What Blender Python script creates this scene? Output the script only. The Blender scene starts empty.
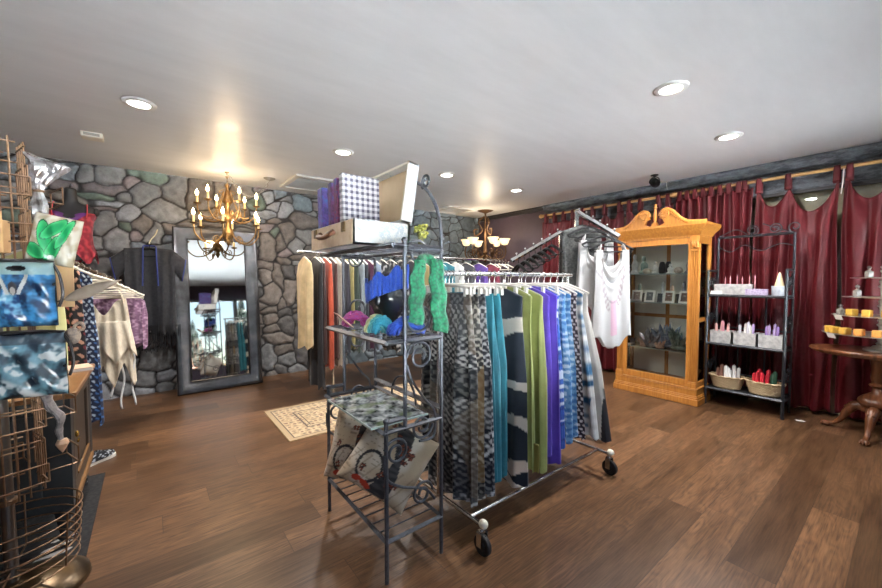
import bpy, math, random
import numpy as np
from mathutils import Vector, Matrix, noise
PI = math.pi
random.seed(7)
SC = bpy.context.scene
COL = SC.collection
R = math.radians
def lin(r, g=None, b=None):
    if g is None: r, g, b = r
    f = lambda c: (c/255/12.92) if c/255 <= .04045 else ((c/255+.055)/1.055)**2.4
    return (f(r), f(g), f(b))
def mixc(a, b, t):
    return tuple(a[i]*(1-t)+b[i]*t for i in range(3))
def nz(x, y, z=0.0): return noise.noise(Vector((x, y, z)))
def sm(a, b, x):
    t = min(1, max(0, (x-a)/(b-a))); return t*t*(3-2*t)

# ---------------------------------------------------------------- mesh building
class MB:
    def __init__(s): s.v = []; s.f = []; s.c = []
    def add(s, vs, fs, cs=None):
        n = len(s.v); s.v += [tuple(p) for p in vs]
        s.f += [tuple(i+n for i in f) for f in fs]
        if cs: s.c += cs
        return s
    def box(s, c, d, rz=0, M=None):
        x, y, z = d[0]/2, d[1]/2, d[2]/2
        P = [Vector((i*x, j*y, k*z)) for i in (-1, 1) for j in (-1, 1) for k in (-1, 1)]
        if M is None: M = Matrix.Rotation(rz, 3, 'Z')
        c = Vector(c)
        return s.add([c+M @ p for p in P], [(0,1,3,2),(4,6,7,5),(0,4,5,1),(2,3,7,6),(0,2,6,4),(1,5,7,3)])
    def bx(s, a, b):
        return s.box([(a[i]+b[i])/2 for i in range(3)], [abs(b[i]-a[i]) for i in range(3)])
    def tube(s, pts, r, n=8, closed=False, flat=1.0):
        P = [Vector(p) for p in pts]; m = len(P)
        T = []
        for i in range(m):
            a = P[(i-1) % m] if (closed or i > 0) else P[i]
            b = P[(i+1) % m] if (closed or i < m-1) else P[i]
            t = (b-a); T.append(t.normalized() if t.length > 1e-9 else Vector((0, 0, 1)))
        up = Vector((0, 0, 1)) if abs(T[0].z) < .9 else Vector((1, 0, 0))
        N = (up-T[0]*up.dot(T[0])).normalized()
        vs = []
        for i in range(m):
            if i > 0:
                N = N-T[i]*N.dot(T[i])
                N = N.normalized() if N.length > 1e-6 else T[i].orthogonal().normalized()
            B = T[i].cross(N)
            rr = r[i] if isinstance(r, (list, tuple)) else r
            for k in range(n):
                a = 2*PI*k/n
                vs.append(P[i]+N*math.cos(a)*rr*flat+B*math.sin(a)*rr)
        fs = []
        for i in range(m if closed else m-1):
            j = (i+1) % m
            for k in range(n):
                l = (k+1) % n
                fs.append((i*n+k, j*n+k, j*n+l, i*n+l))
        if not closed:
            fs.append(tuple(range(n-1, -1, -1))); fs.append(tuple((m-1)*n+k for k in range(n)))
        return s.add(vs, fs)
    def bar(s, a, b, r, n=8): return s.tube([a, b], r, n)
    def sq(s, a, b, w):
        return s.tube([a, b], w*.707, 4)
    def lathe(s, prof, n=24, c=(0, 0, 0), M=None, sq=1.0):
        vs = []; c = Vector(c)
        for r, z in prof:
            for k in range(n):
                a = 2*PI*k/n
                p = Vector((r*math.cos(a), r*math.sin(a)*sq, z))
                vs.append(c+(M @ p if M else p))
        fs = [(i*n+k, i*n+(k+1) % n, (i+1)*n+(k+1) % n, (i+1)*n+k) for i in range(len(prof)-1) for k in range(n)]
        if prof[0][0] > 1e-5: fs.append(tuple(range(n-1, -1, -1)))
        if prof[-1][0] > 1e-5: fs.append(tuple((len(prof)-1)*n+k for k in range(n)))
        return s.add(vs, fs)
    def ball(s, c, r, n=14, m=10, M=None):
        if not isinstance(r, (tuple, list)): r = (r, r, r)
        vs = []; fs = []; c = Vector(c)
        for i in range(m+1):
            t = PI*i/m
            for k in range(n):
                a = 2*PI*k/n
                p = Vector((r[0]*math.sin(t)*math.cos(a), r[1]*math.sin(t)*math.sin(a), r[2]*math.cos(t)))
                vs.append(c+(M @ p if M else p))
        for i in range(m):
            for k in range(n):
                fs.append((i*n+k, (i+1)*n+k, (i+1)*n+(k+1) % n, i*n+(k+1) % n))
        return s.add(vs, fs)
    def grid(s, fn, nu, nv, cu=False, col=None):
        vs = []; cs = []
        for j in range(nv+1):
            for i in range(nu+(0 if cu else 1)):
                u, v = i/nu, j/nv
                p = fn(u, v); vs.append(p)
                if col: cs.append(col(u, v, p))
        w = nu if cu else nu+1
        fs = []
        for j in range(nv):
            for i in range(nu):
                k = (i+1) % w
                fs.append((j*w+i, j*w+k, (j+1)*w+k, (j+1)*w+i))
        return s.add(vs, fs, cs if col else None)
    def prism(s, poly, y0, y1, ax='y'):
        n = len(poly)
        f = {'y': lambda a, b, t: (a, t, b), 'x': lambda a, b, t: (t, a, b), 'z': lambda a, b, t: (a, b, t)}[ax]
        vs = [f(a, b, y0) for a, b in poly]+[f(a, b, y1) for a, b in poly]
        fs = [(i, (i+1) % n, n+(i+1) % n, n+i) for i in range(n)]
        fs += [tuple(range(n-1, -1, -1)), tuple(range(n, 2*n))]
        return s.add(vs, fs)
    def xf(s, M):
        s.v = [tuple(M @ Vector(p)) for p in s.v]; return s

def rootloc(o):
    l = Vector((0, 0, 0))
    while o: l += o.location; o = o.parent
    return l
def obj(name, mb, mat, parent=None, W=False, at=None, smooth=40, bev=0, sub=0, solid=0):
    me = bpy.data.meshes.new(name)
    off = rootloc(parent) if (W and parent) else (Vector(at) if at else None)
    V = mb.v if off is None else [(p[0]-off.x, p[1]-off.y, p[2]-off.z) for p in mb.v]
    me.from_pydata(V, [], mb.f); me.validate(); 
    if mb.c and len(mb.c) == len(mb.v):
        a = me.color_attributes.new('Col', 'FLOAT_COLOR', 'POINT')
        a.data.foreach_set('color', np.array([(c[0], c[1], c[2], 1) for c in mb.c], dtype=np.float32).ravel())
    o = bpy.data.objects.new(name, me); COL.objects.link(o)
    if mat: me.materials.append(mat)
    if smooth:
        me.shade_smooth(); me.set_sharp_from_angle(angle=R(smooth))
    if parent: o.parent = parent
    elif at: o.location = at
    if solid:
        m = o.modifiers.new('s', 'SOLIDIFY'); m.thickness = solid; m.offset = 0
    if bev:
        m = o.modifiers.new('b', 'BEVEL'); m.width = bev; m.segments = 2; m.limit_method = 'ANGLE'
    if sub:
        m = o.modifiers.new('u', 'SUBSURF'); m.levels = sub; m.render_levels = sub
    return o
def tag(o, label, cat, group=None):
    o['label'] = label; o['category'] = cat
    if group: o['group'] = group
    return o
def thing(name, label, cat, loc=(0, 0, 0), rz=0, group=None):
    o = bpy.data.objects.new(name, None); COL.objects.link(o)
    o.empty_display_size = .05
    o.location = loc; o.rotation_euler = (0, 0, rz)
    return tag(o, label, cat, group)
def struct(name, mb, mat, **k):
    o = obj(name, mb, mat, **k); o['kind'] = 'structure'; return o
def kids(o): return [c for c in bpy.data.objects if c.parent == o]
def dup(root, loc=None, rz=None, label=None, group=None, mats=None):
    r = root.copy(); COL.objects.link(r)
    if loc is not None: r.location = loc
    if rz is not None: r.rotation_euler = (0, 0, rz)
    if label: r['label'] = label
    if group: r['group'] = group
    for ch in root.children:
        c = ch.copy(); COL.objects.link(c); c.parent = r
        for g in ch.children:
            d = g.copy(); COL.objects.link(d); d.parent = c
    return r
def arc(c, r, a0, a1, n, ax='xz'):
    o = []
    for i in range(n+1):
        a = a0+(a1-a0)*i/n
        p = {'xz': (c[0]+r*math.cos(a), c[1], c[2]+r*math.sin(a)), 'yz': (c[0], c[1]+r*math.cos(a), c[2]+r*math.sin(a)),
             'xy': (c[0]+r*math.cos(a), c[1]+r*math.sin(a), c[2])}[ax]
        o.append(p)
    return o
def spiral(c, r0, r1, a0, a1, n, ax='xz'):
    o = []
    for i in range(n+1):
        t = i/n; a = a0+(a1-a0)*t; r = r0+(r1-r0)*t
        o += arc(c, r, a, a, 1, ax)[:1]
    return o
def cat(pts, k=6):
    P = [Vector(p) for p in pts]; out = []
    for i in range(len(P)-1):
        a = P[max(i-1, 0)]; b = P[i]; c = P[i+1]; d = P[min(i+2, len(P)-1)]
        for j in range(k):
            t = j/k
            out.append(.5*((2*b)+(c-a)*t+(2*a-5*b+4*c-d)*t*t+(3*b-a-3*c+d)*t**3))
    out.append(P[-1]); return out
def interp(tab, v):
    # tab: list of tuples, first value is the key
    if v <= tab[0][0]: return tab[0][1:]
    for a, b in zip(tab, tab[1:]):
        if v <= b[0]:
            t = (v-a[0])/(b[0]-a[0]); t = t*t*(3-2*t)*.5+t*.5
            return tuple(x+(y-x)*t for x, y in zip(a[1:], b[1:]))
    return tab[-1][1:]

# ---------------------------------------------------------------- materials
class NT:
    def __init__(s, name):
        s.m = bpy.data.materials.new(name); s.m.use_nodes = True
        s.t = s.m.node_tree; s.b = s.t.nodes['Principled BSDF']
    def n(s, ty, ins=None, **k):
        o = s.t.nodes.new(ty)
        for a, b in k.items(): setattr(o, a, b)
        for a, b in (ins or {}).items():
            if isinstance(b, bpy.types.NodeSocket): s.t.links.new(b, o.inputs[a])
            else: o.inputs[a].default_value = b
        return o
    def math(s, op, a, b=0.0, c=0.0):
        return s.n('ShaderNodeMath', {0: a, 1: b, 2: c}, operation=op).outputs[0]
    def mix(s, f, a, b, bt='MIX'):
        o = s.n('ShaderNodeMix', data_type='RGBA', blend_type=bt)
        for i, x in ((0, f), (6, a), (7, b)):
            if isinstance(x, bpy.types.NodeSocket): s.t.links.new(x, o.inputs[i])
            else: o.inputs[i].default_value = x if i == 0 else (*x[:3], 1)
        return o.outputs[2]
    def obj(s, scale=(1, 1, 1)):
        c = s.n('ShaderNodeTexCoord').outputs['Object']
        return s.n('ShaderNodeMapping', {'Vector': c, 'Scale': scale}).outputs[0]
    def noise(s, vec, scale=5, detail=3, rough=.5, out='Fac'):
        return s.n('ShaderNodeTexNoise', {'Vector': vec, 'Scale': scale, 'Detail': detail, 'Roughness': rough}).outputs[out]
    def ramp(s, f, stops):
        o = s.n('ShaderNodeValToRGB', {'Fac': f}); e = o.color_ramp.elements
        while len(e) < len(stops): e.new(.5)
        for k, (p, c) in zip(e, stops): k.position = p; k.color = (*c[:3], 1)
        return o.outputs[0]
    def set(s, **k):
        for a, v in k.items():
            a = a.replace('_', ' ')
            if isinstance(v, bpy.types.NodeSocket): s.t.links.new(v, s.b.inputs[a])
            else: s.b.inputs[a].default_value = (*v, 1) if isinstance(v, tuple) and len(v) == 3 else v
        return s
    def bump(s, h, st=.3, d=.01):
        o = s.n('ShaderNodeBump', {'Height': h, 'Strength': st, 'Distance': d}); s.t.links.new(o.outputs[0], s.b.inputs['Normal']); return s
CACHE = {}
def mat(name, c, rough=.5, metal=0.0, c2=None, ns=20, bump=0, spec=.5, sheen=0, stretch=(1, 1, 1), emit=0, trans=0, ior=1.45, alpha=1):
    if name in CACHE: return CACHE[name]
    k = NT(name); c = lin(c)
    k.set(Base_Color=c, Roughness=rough, Metallic=metal, Specular_IOR_Level=spec)
    if c2 is not None or bump:
        f = k.noise(k.obj(stretch), ns, 4, .6)
        if c2 is not None: k.set(Base_Color=k.mix(k.n('ShaderNodeMapRange', {0: f, 1: .3, 2: .7}).outputs[0], c, lin(c2)))
        if bump: k.bump(f, bump, .004)
    if sheen: k.set(Sheen_Weight=sheen, Sheen_Roughness=.4)
    if emit: k.set(Emission_Color=c, Emission_Strength=emit)
    if trans: k.set(Transmission_Weight=trans, IOR=ior)
    if alpha < 1: k.set(Alpha=alpha)
    CACHE[name] = k.m; return k.m
def vmat(name, rough=.75, sheen=.15, spec=.3, ns=260, bump=.1, var=.18):
    if name in CACHE: return CACHE[name]
    k = NT(name); a = k.n('ShaderNodeVertexColor', layer_name='Col').outputs[0]
    f = k.noise(k.obj(), ns, 2)
    k.set(Base_Color=k.mix(f, k.mix(1, a, (1-var,)*3, 'MULTIPLY'), a), Roughness=rough, Specular_IOR_Level=spec, Sheen_Weight=sheen)
    k.bump(f, bump, .002); CACHE[name] = k.m; return k.m
def glassmat(name, tint=(235, 240, 238), refl=.08, rough=.02):
    k = NT(name); nt = k.t
    tr = k.n('ShaderNodeBsdfTransparent', {'Color': (*lin(tint), 1)})
    gl = k.n('ShaderNodeBsdfGlossy', {'Roughness': rough})
    fr = k.n('ShaderNodeFresnel', {'IOR': 1.45}).outputs[0]
    fac = k.math('ADD', fr, refl)
    ms = k.n('ShaderNodeMixShader', {0: fac, 1: tr.outputs[0], 2: gl.outputs[0]})
    nt.links.new(ms.outputs[0], nt.nodes['Material Output'].inputs['Surface']); return k.m

BLACK_IRON = mat('black_iron', (48, 49, 53), .42, .5, (66, 68, 72), 40)
DARK_IRON = mat('dark_iron', (72, 74, 80), .42, .5, (94, 96, 102), 60)
CHROME = mat('chrome', (205, 205, 205), .2, 1.0)
WHITE_PL = mat('white_plastic', (226, 222, 212), .4)
BLACK_PL = mat('black_plastic', (14, 14, 15), .7, spec=.2)
OAK = mat('golden_oak', (190, 128, 56), .35, 0, (158, 98, 38), 9, .05, stretch=(6, 6, .6))
OAKD = mat('golden_oak_shadowline', (150, 100, 48), .4, 0, (172, 120, 60), 12)
GLASS = glassmat('clear_glass', (244, 247, 246), .02)
RUBBER = mat('black_rubber', (22, 22, 23), .6)

# ---------------------------------------------------------------- camera
F = 372.0
yaw = math.atan2(291, 372)
cam = bpy.data.objects.new('camera', bpy.data.cameras.new('camera')); COL.objects.link(cam)
cam.data.sensor_width = 36; cam.data.lens = F/882*36; cam.data.shift_y = 0
cam.data.clip_start = .02
cam.location = (.03, .035, 1.3); cam.rotation_euler = (PI/2-math.atan2(14, F), 0, -yaw)
SC.camera = cam

# ---------------------------------------------------------------- shell
HC = 2.52; XL, XR, YF, YB = -1.7, 5.26, -.62, 5.44
# floor
k = NT('oak_plank_floor'); o_ = k.n('ShaderNodeTexCoord').outputs['Object']
sp = k.n('ShaderNodeSeparateXYZ', {0: o_}); X, Y = sp.outputs[0], sp.outputs[1]
PW, PL = .183, 1.22
yr = k.math('DIVIDE', Y, PW); row = k.math('FLOOR', yr)
wn = k.n('ShaderNodeTexWhiteNoise', {'W': row}, noise_dimensions='1D').outputs[0]
xo = k.math('ADD', k.math('DIVIDE', X, PL), k.math('MULTIPLY', wn, 3.7)); pid = k.math('FLOOR', xo)
cv = k.n('ShaderNodeCombineXYZ', {0: pid, 1: row, 2: 0.0}).outputs[0]
pr = k.n('ShaderNodeTexWhiteNoise', {'Vector': cv}, noise_dimensions='3D')
rnd = pr.outputs[0]
gv = k.n('ShaderNodeCombineXYZ', {0: k.math('MULTIPLY', X, 1.5), 1: k.math('MULTIPLY', Y, 11.0), 2: k.math('MULTIPLY', rnd, 30.0)}).outputs[0]
g1 = k.noise(gv, 1.6, 6, .62)
gv2 = k.n('ShaderNodeCombineXYZ', {0: k.math('MULTIPLY', X, 4.0), 1: k.math('MULTIPLY', Y, 90.0), 2: k.math('MULTIPLY', rnd, 30.0)}).outputs[0]
g2 = k.noise(gv2, 1.6, 3, .6)
# cathedral rings
cx = k.math('ADD', k.math('MULTIPLY', X, 2.2), k.math('MULTIPLY', rnd, 40.0))
cy = k.math('MULTIPLY', k.math('SUBTRACT', k.math('FRACT', yr), .5), 1.7)
rv = k.n('ShaderNodeCombineXYZ', {0: cx, 1: cy, 2: rnd}).outputs[0]
rn = k.noise(rv, .9, 2, .5)
ring = k.math('SINE', k.math('MULTIPLY', rn, 75.0))
big = k.noise(o_, .9, 3)
base = k.ramp(g1, [(.28, lin(74, 48, 30)), (.45, lin(108, 74, 47)), (.58, lin(132, 93, 61)), (.75, lin(156, 115, 79))])
base = k.mix(k.math('MULTIPLY', k.math('GREATER_THAN', rnd, .4), .6), base, k.mix(k.math('MULTIPLY_ADD', ring, .5, .5), base, lin(66, 44, 30)))
base = k.mix(.42, base, k.ramp(g2, [(.3, lin(58, 37, 23)), (.7, lin(162, 123, 90))]), 'MIX')
tone = k.n('ShaderNodeMapRange', {0: rnd, 1: 0.0, 2: 1.0, 3: .38, 4: .9}).outputs[0]
tc = k.n('ShaderNodeCombineColor', {0: tone, 1: tone, 2: tone}).outputs[0]
base = k.mix(1.0, base, tc, 'MULTIPLY')
ey = k.math('MINIMUM', k.math('FRACT', yr), k.math('SUBTRACT', 1.0, k.math('FRACT', yr)))
ex = k.math('MINIMUM', k.math('FRACT', xo), k.math('SUBTRACT', 1.0, k.math('FRACT', xo)))
seam = k.math('MAXIMUM', k.math('LESS_THAN', ey, .009), k.math('LESS_THAN', ex, .0016))
base = k.mix(k.math('MULTIPLY', seam, .55), base, lin(48, 34, 25))
k.set(Base_Color=base, Roughness=k.n('ShaderNodeMapRange', {0: g1, 3: .24, 4: .4}).outputs[0], Specular_IOR_Level=.42)
k.bump(k.math('SUBTRACT', k.math('MULTIPLY', g2, .5), seam), .12, .003)
struct('floor', MB().bx((XL, YF, -.05), (XR+.02, YB+.02, 0)), k.m, smooth=0)
# ceiling, satin paint with faint trowel streaks
k = NT('satin_ceiling_paint')
st = k.noise(k.obj((.8, 3.2, 1)), 2.2, 5, .6)
k.set(Base_Color=k.ramp(st, [(.3, lin(212, 213, 215)), (.7, lin(222, 223, 225))]), Roughness=k.n('ShaderNodeMapRange', {0: st, 1: .3, 2: .7, 3: .3, 4: .42}).outputs[0], Specular_IOR_Level=.5)
k.bump(st, .25, .006)
struct('ceiling', MB().bx((XL, YF, HC), (XR+.02, YB+.02, HC+.05)), k.m, smooth=0)
LAV = mat('mauve_wall_paint', (80, 66, 76), .6, 0, (70, 57, 66), 3)
PURP = mat('dark_purple_paint', (64, 54, 72), .6)

# stone wall ---------------------------------------------------------------
def wallpt(px, py, Yw=5.42):
    u = (px-441)/F; fw = (math.sin(yaw), math.cos(yaw)); rt = (math.cos(yaw), -math.sin(yaw))
    dx = fw[0]+rt[0]*u; dy = fw[1]+rt[1]*u; t = Yw/dy
    return dx*t, 1.3+(280-py)/F*t, t/F, abs(dy)
ST = []   # x, z, half width, half height, tint
TN = {'g': (122, 122, 122), 'b': (112, 122, 132), 'l': (146, 148, 154), 'n': (96, 114, 98), 'w': (120, 108, 98), 'd': (96, 92, 90), 'p': (124, 108, 108), 'c': (92, 108, 116), 'k': (110, 126, 134)}
for px, py, w, h, t in [
 (20,170,26,18,'b'),(18,192,30,16,'g'),(45,180,26,20,'b'),(74,172,26,22,'b'),(94,175,18,17,'g'),(120,177,30,17,'g'),(154,178,36,9,'n'),(109,190,50,8,'p'),(105,197,30,7,'n'),
 (114,204,38,6,'l'),(131,199,18,9,'g'),(140,186,14,10,'p'),(110,222,25,26,'g'),(132,215,28,17,'l'),(130,228,12,9,'n'),(124,243,30,22,'g'),(141,234,10,8,'p'),(147,226,26,16,'w'),
 (110,209,30,5,'p'),(88,235,14,40,'d'),(181,192,24,27,'g'),(151,198,32,20,'g'),(170,213,44,20,'g'),(206,194,30,30,'w'),(229,198,16,26,'w'),(247,190,22,18,'w'),(214,218,30,12,'w'),(240,214,28,16,'w'),
 (157,232,20,18,'g'),(175,228,20,12,'w'),(271,199,10,12,'l'),(281,195,14,11,'b'),(262,205,16,13,'n'),(278,208,17,6,'l'),(268,214,20,7,'l'),(263,221,14,6,'b'),(277,234,8,10,'n'),(270,228,18,8,'p'),(269,249,20,25,'w'),
 (281,244,10,14,'w'),(289,232,13,18,'w'),(290,212,16,14,'l'),(306,204,20,18,'c'),(288,253,16,6,'p'),(288,260,16,6,'w'),(269,266,16,9,'w'),(268,277,14,14,'w'),(281,275,8,20,'w'),(291,272,12,14,'d'),(272,295,20,18,'w'),(292,292,15,26,'w'),(284,305,10,9,'w'),
 (273,309,16,7,'w'),(287,313,14,7,'d'),(273,318,16,10,'w'),(288,325,12,14,'d'),(272,330,18,6,'w'),(278,339,26,9,'w'),(283,349,26,10,'w'),(289,358,22,14,'g'),(270,360,16,26,'g'),(283,369,14,10,'d'),(297,368,14,8,'g'),(304,336,19,44,'d'),(315,360,12,18,'w'),
 (161,357,40,24,'g'),(147,378,26,18,'g'),(169,375,20,9,'l'),(168,387,20,11,'g'),(147,391,22,8,'l'),(130,370,22,22,'g'),(120,388,24,12,'g'),(150,340,26,12,'g'),
 (446,226,8,12,'c'),(457,229,14,5,'k'),(469,225,16,15,'c'),(455,238,8,12,'k'),(461,235,6,7,'k'),(446,239,8,5,'c'),(444,247,10,6,'k'),(456,249,12,8,'c'),(444,254,8,5,'k'),(453,257,10,6,'c'),(464,242,10,5,'c'),(448,216,18,4,'k'),(453,221,6,4,'k'),(469,236,14,8,'c'),(470,246,12,10,'c'),(467,256,12,8,'c'),
 (421,213,10,6,'k'),(435,214,8,8,'c'),(425,222,14,7,'c'),(436,224,7,9,'k'),(422,232,10,8,'c'),(432,235,8,7,'k'),(424,243,12,8,'c'),(434,246,8,8,'c')]:
    x, z, s, dy = wallpt(px, py)
    ST.append((x, z, max(.03, w*s/max(.55, dy)*.82*.5), h*s*.52, t))
rs = random.Random(3)
for i in range(9000):
    x = rs.uniform(-1.75, 5.3); z = rs.uniform(-.02, 2.55)
    big_ = 1.0 if i < 4000 else .6
    if rs.random() < .25: w, h = rs.uniform(.12, .24)*big_, rs.uniform(.03, .05)*big_
    else: w, h = rs.uniform(.1, .22)*big_, rs.uniform(.07, .15)*big_
    if all(((x-a)/(w+b*.92))**2+((z-c)/(h+d*.92))**2 > .95 for a, c, b, d, e in ST):
        ST.append((x, z, w, h, rs.choice('ccckkcb') if x > 2.5 else rs.choice('gggwwdblpn') if x < .2 else rs.choice('gwwwdgdp')))
S = np.array([s[:4] for s in ST], dtype=np.float32)
tint = np.array([lin(TN[s[4]]) for s in ST])
g_ = tint.mean(1, keepdims=True); tint = g_+(tint-g_)*.62
tint *= np.array([[rs.uniform(.8, 1.2)] for s in ST])
nx, nzv = 620, 230
gx = np.linspace(XL, XR, nx); gz = np.linspace(0, HC, nzv)
GX, GZ = np.meshgrid(gx, gz)
WX = GX+.022*np.sin(GZ*9+1.3*np.sin(GX*6))+.008*np.sin(GZ*31+GX*17); WZ = GZ+.018*np.sin(GX*8+2*np.sin(GZ*5))+.007*np.sin(GX*29+GZ*13)
px_, pz_ = WX.ravel(), WZ.ravel()
d1 = np.full(px_.shape, 9e9); d2 = d1.copy(); i1 = np.zeros(px_.shape, int); i2 = i1.copy()
for j, (a, c, w, h) in enumerate(S):
    dd = (np.abs((px_-a)/w)**2.5+np.abs((pz_-c)/h)**2.5)**.4
    dd = (dd-1)*min(w, h)
    nb = dd < d1; nb2 = (~nb) & (dd < d2)
    d2 = np.where(nb, d1, np.where(nb2, dd, d2)); i2 = np.where(nb, i1, np.where(nb2, j, i2))
    d1 = np.where(nb, dd, d1); i1 = np.where(nb, j, i1)
edge = (d2-d1)
gap = np.clip(-(d1)/.05+1.2, 0, 1)
t = np.clip((edge-.006)/.014, 0, 1)*np.clip((.085-d1)/.02, 0, 1); t = t*t*(3-2*t)
cols = np.array(lin(46, 44, 44))[None]*(1-t[:, None])+tint[i1]*t[:, None]
disp = .026*np.clip((edge-.01)/.05, 0, 1)**.5*t+.006*np.sin(px_*43+i1)*np.sin(pz_*37+i1*2)*t
m = MB()
m.v = [(float(a), float(YB-d), float(b)) for a, b, d in zip(GX.ravel(), GZ.ravel(), disp)]
m.f = [(j*nx+i, j*nx+i+1, (j+1)*nx+i+1, (j+1)*nx+i) for j in range(nzv-1) for i in range(nx-1)]
m.c = [tuple(map(float, c)) for c in cols]
k = NT('painted_fieldstone'); a = k.n('ShaderNodeVertexColor', layer_name='Col').outputs[0]
f = k.noise(k.obj(), 14, 6, .68); f2 = k.noise(k.obj(), 45, 4, .6)
fm = k.n('ShaderNodeMapRange', {0: f, 1: .3, 2: .7, 3: .62, 4: 1.3}).outputs[0]
fc = k.n('ShaderNodeCombineColor', {0: fm, 1: fm, 2: fm}).outputs[0]
k.set(Base_Color=k.mix(1, a, fc, 'MULTIPLY'), Roughness=.7, Specular_IOR_Level=.25); k.bump(k.math('ADD', f, k.math('MULTIPLY', f2, .5)), .5, .012)
struct('wall_back', m, k.m, smooth=80)

# right wall: mauve part, then the wall behind the curtains with a painted header
struct('wall_right', MB().bx((5.2, 3.86, 0), (5.3, YB, HC)), LAV, smooth=0)
struct('trim_1', MB().bx((5.165, 3.87, HC-.075), (5.205, YB-.03, HC-.001)).bx((5.15, 3.87, HC-.03), (5.2, YB-.03, HC-.002)), mat('dark_trim', (44, 40, 42), .5), smooth=0)
k = NT('painted_stone_header')
v = k.noise(k.obj((1, 1.3, 4)), 3.2, 6, .7)
k.set(Base_Color=k.ramp(v, [(.3, lin(34, 35, 38)), (.44, lin(66, 69, 74)), (.56, lin(112, 117, 124)), (.64, lin(80, 82, 86)), (.78, lin(140, 142, 144))]), Roughness=.65); k.bump(v, .5, .02)
HEAD = k.m
ap = MB().bx((5.2, YF, 2.185), (5.3, 3.86, HC)); struct('wall_right_header', ap, HEAD, smooth=0)
struct('trim_2', MB().prism([(5.2, HC-.115), (5.2, HC-.001), (5.13, HC-.001), (5.13, HC-.03), (5.15, HC-.05), (5.165, HC-.1)], YF+.02, 3.855, 'y') , HEAD, smooth=30)
struct('trim_3', MB().bx((5.17, YF+.02, 2.17), (5.2, 3.86, 2.2)), mat('dark_trim', (44, 40, 42), .5), smooth=0)
struct('wall_right_lower', MB().bx((5.24, YF, 0), (5.3, 3.86, .55)), mat('beige_paint', (196, 180, 150), .6), smooth=0)
struct('window_1', MB().bx((5.235, YF, .55), (5.241, 3.86, 2.18)), GLASS, smooth=0)
struct('wall_niche', MB().bx((5.3, YF, 0), (5.34, 3.9, HC)), mat('beige_paint', (196, 180, 150), .6), smooth=0)
struct('wall_left', MB().bx((XL-.05, YF, 0), (XL, YB, HC)), LAV, smooth=0)
# front wall with the shop windows (seen in the tall mirror)
wx0, wx1, wz0, wz1 = -1.1, 4.7, .42, 2.16
fw_ = MB().bx((XL, YF-.1, 0), (XR, YF, wz0)).bx((XL, YF-.1, wz1), (XR, YF, HC)).bx((XL, YF-.1, wz0), (wx0, YF, wz1)).bx((wx1, YF-.1, wz0), (XR, YF, wz1))
struct('wall_front', fw_, PURP, smooth=0)
n_ = 4; ww = (wx1-wx0)/n_
FRAMEW = mat('dark_window_frame', (40, 36, 36), .45)
for i in range(n_):
    a = wx0+i*ww; b = a+ww
    fr = MB().bx((a, YF-.08, wz0), (a+.045, YF-.02, wz1)).bx((b-.045, YF-.08, wz0), (b, YF-.02, wz1)).bx((a, YF-.08, wz0), (b, YF-.02, wz0+.05)).bx((a, YF-.08, wz1-.05), (b, YF-.02, wz1))
    w_ = struct('window_%d' % (i+2), fr, FRAMEW, smooth=0)
    obj('pane', MB().bx((a+.045, YF-.052, wz0+.05), (b-.045, YF-.048, wz1-.05)), GLASS, w_, smooth=0)
# baseboard along the curtain wall is hidden; ground outside the windows
struct('ground', MB().bx((-14, -16, -.12), (14, YF-.1, -.06)), mat('pale_concrete', (208, 213, 220), .8, 0, (190, 195, 202), 4), smooth=0)

# ---------------------------------------------------------------- lights
w = bpy.data.worlds.new('world'); SC.world = w; w.use_nodes = True
wt = w.node_tree; bg = wt.nodes['Background']
sky = wt.nodes.new('ShaderNodeTexSky'); sky.sky_type = 'NISHITA'; sky.sun_disc = False; sky.sun_elevation = R(48); sky.sun_rotation = R(140)
wt.links.new(sky.outputs[0], bg.inputs[0]); bg.inputs[1].default_value = .22
def lamp(name, ty, loc, e, col=(1, 1, 1), rot=(0, 0, 0), **k):
    l = bpy.data.lights.new(name, ty); l.energy = e; l.color = col
    for a, b in k.items(): setattr(l, a, b)
    o = bpy.data.objects.new(name, l); COL.objects.link(o); o.location = loc; o.rotation_euler = rot; return o
lamp('sun', 'SUN', (0, -8, 9), 170, (1, .985, .97), (R(14), 0, R(8)), angle=R(.6))
LENS = mat('downlight_lens', (255, 250, 240), .4, emit=14)
TRIMW = mat('white_trim_ring', (214, 212, 208), .45)
def downlight(x, y, lab):
    t = thing('recessed_light', lab, 'ceiling light', (x, y, HC))
    obj('trim_ring', MB().lathe([(.062, -.004), (.066, -.012), (.088, -.012), (.098, -.006), (.1, -.0005)], 32), TRIMW, t)
    obj('lens', MB().lathe([(.0, -.006), (.0625, -.006), (.0625, -.001)], 32), LENS, t)
    lamp('downlight_lamp', 'AREA', (x, y, HC-.02), 22, (1, .98, .96), shape='DISK', size=.12, spread=R(170))
for x, y, lab in [(-.0, 3.38, 'round recessed ceiling light nearest the wire display, left of the others'),
                  (1.51, 3.44, 'round recessed ceiling light above the white suitcase and rug'),
                  (2.77, 3.43, 'small lit ceiling light just right of the raised suitcase lid'),
                  (3.975, 3.42, 'small lit ceiling light above the rolling rack, furthest from the camera'),
                  (2.67, 1.035, 'largest lit ceiling light in the photo, over the open floor'),
                  (3.93, 1.055, 'lit ceiling light in front of the oak curio cabinet and candle rack')]:
    downlight(x, y, lab)
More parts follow.
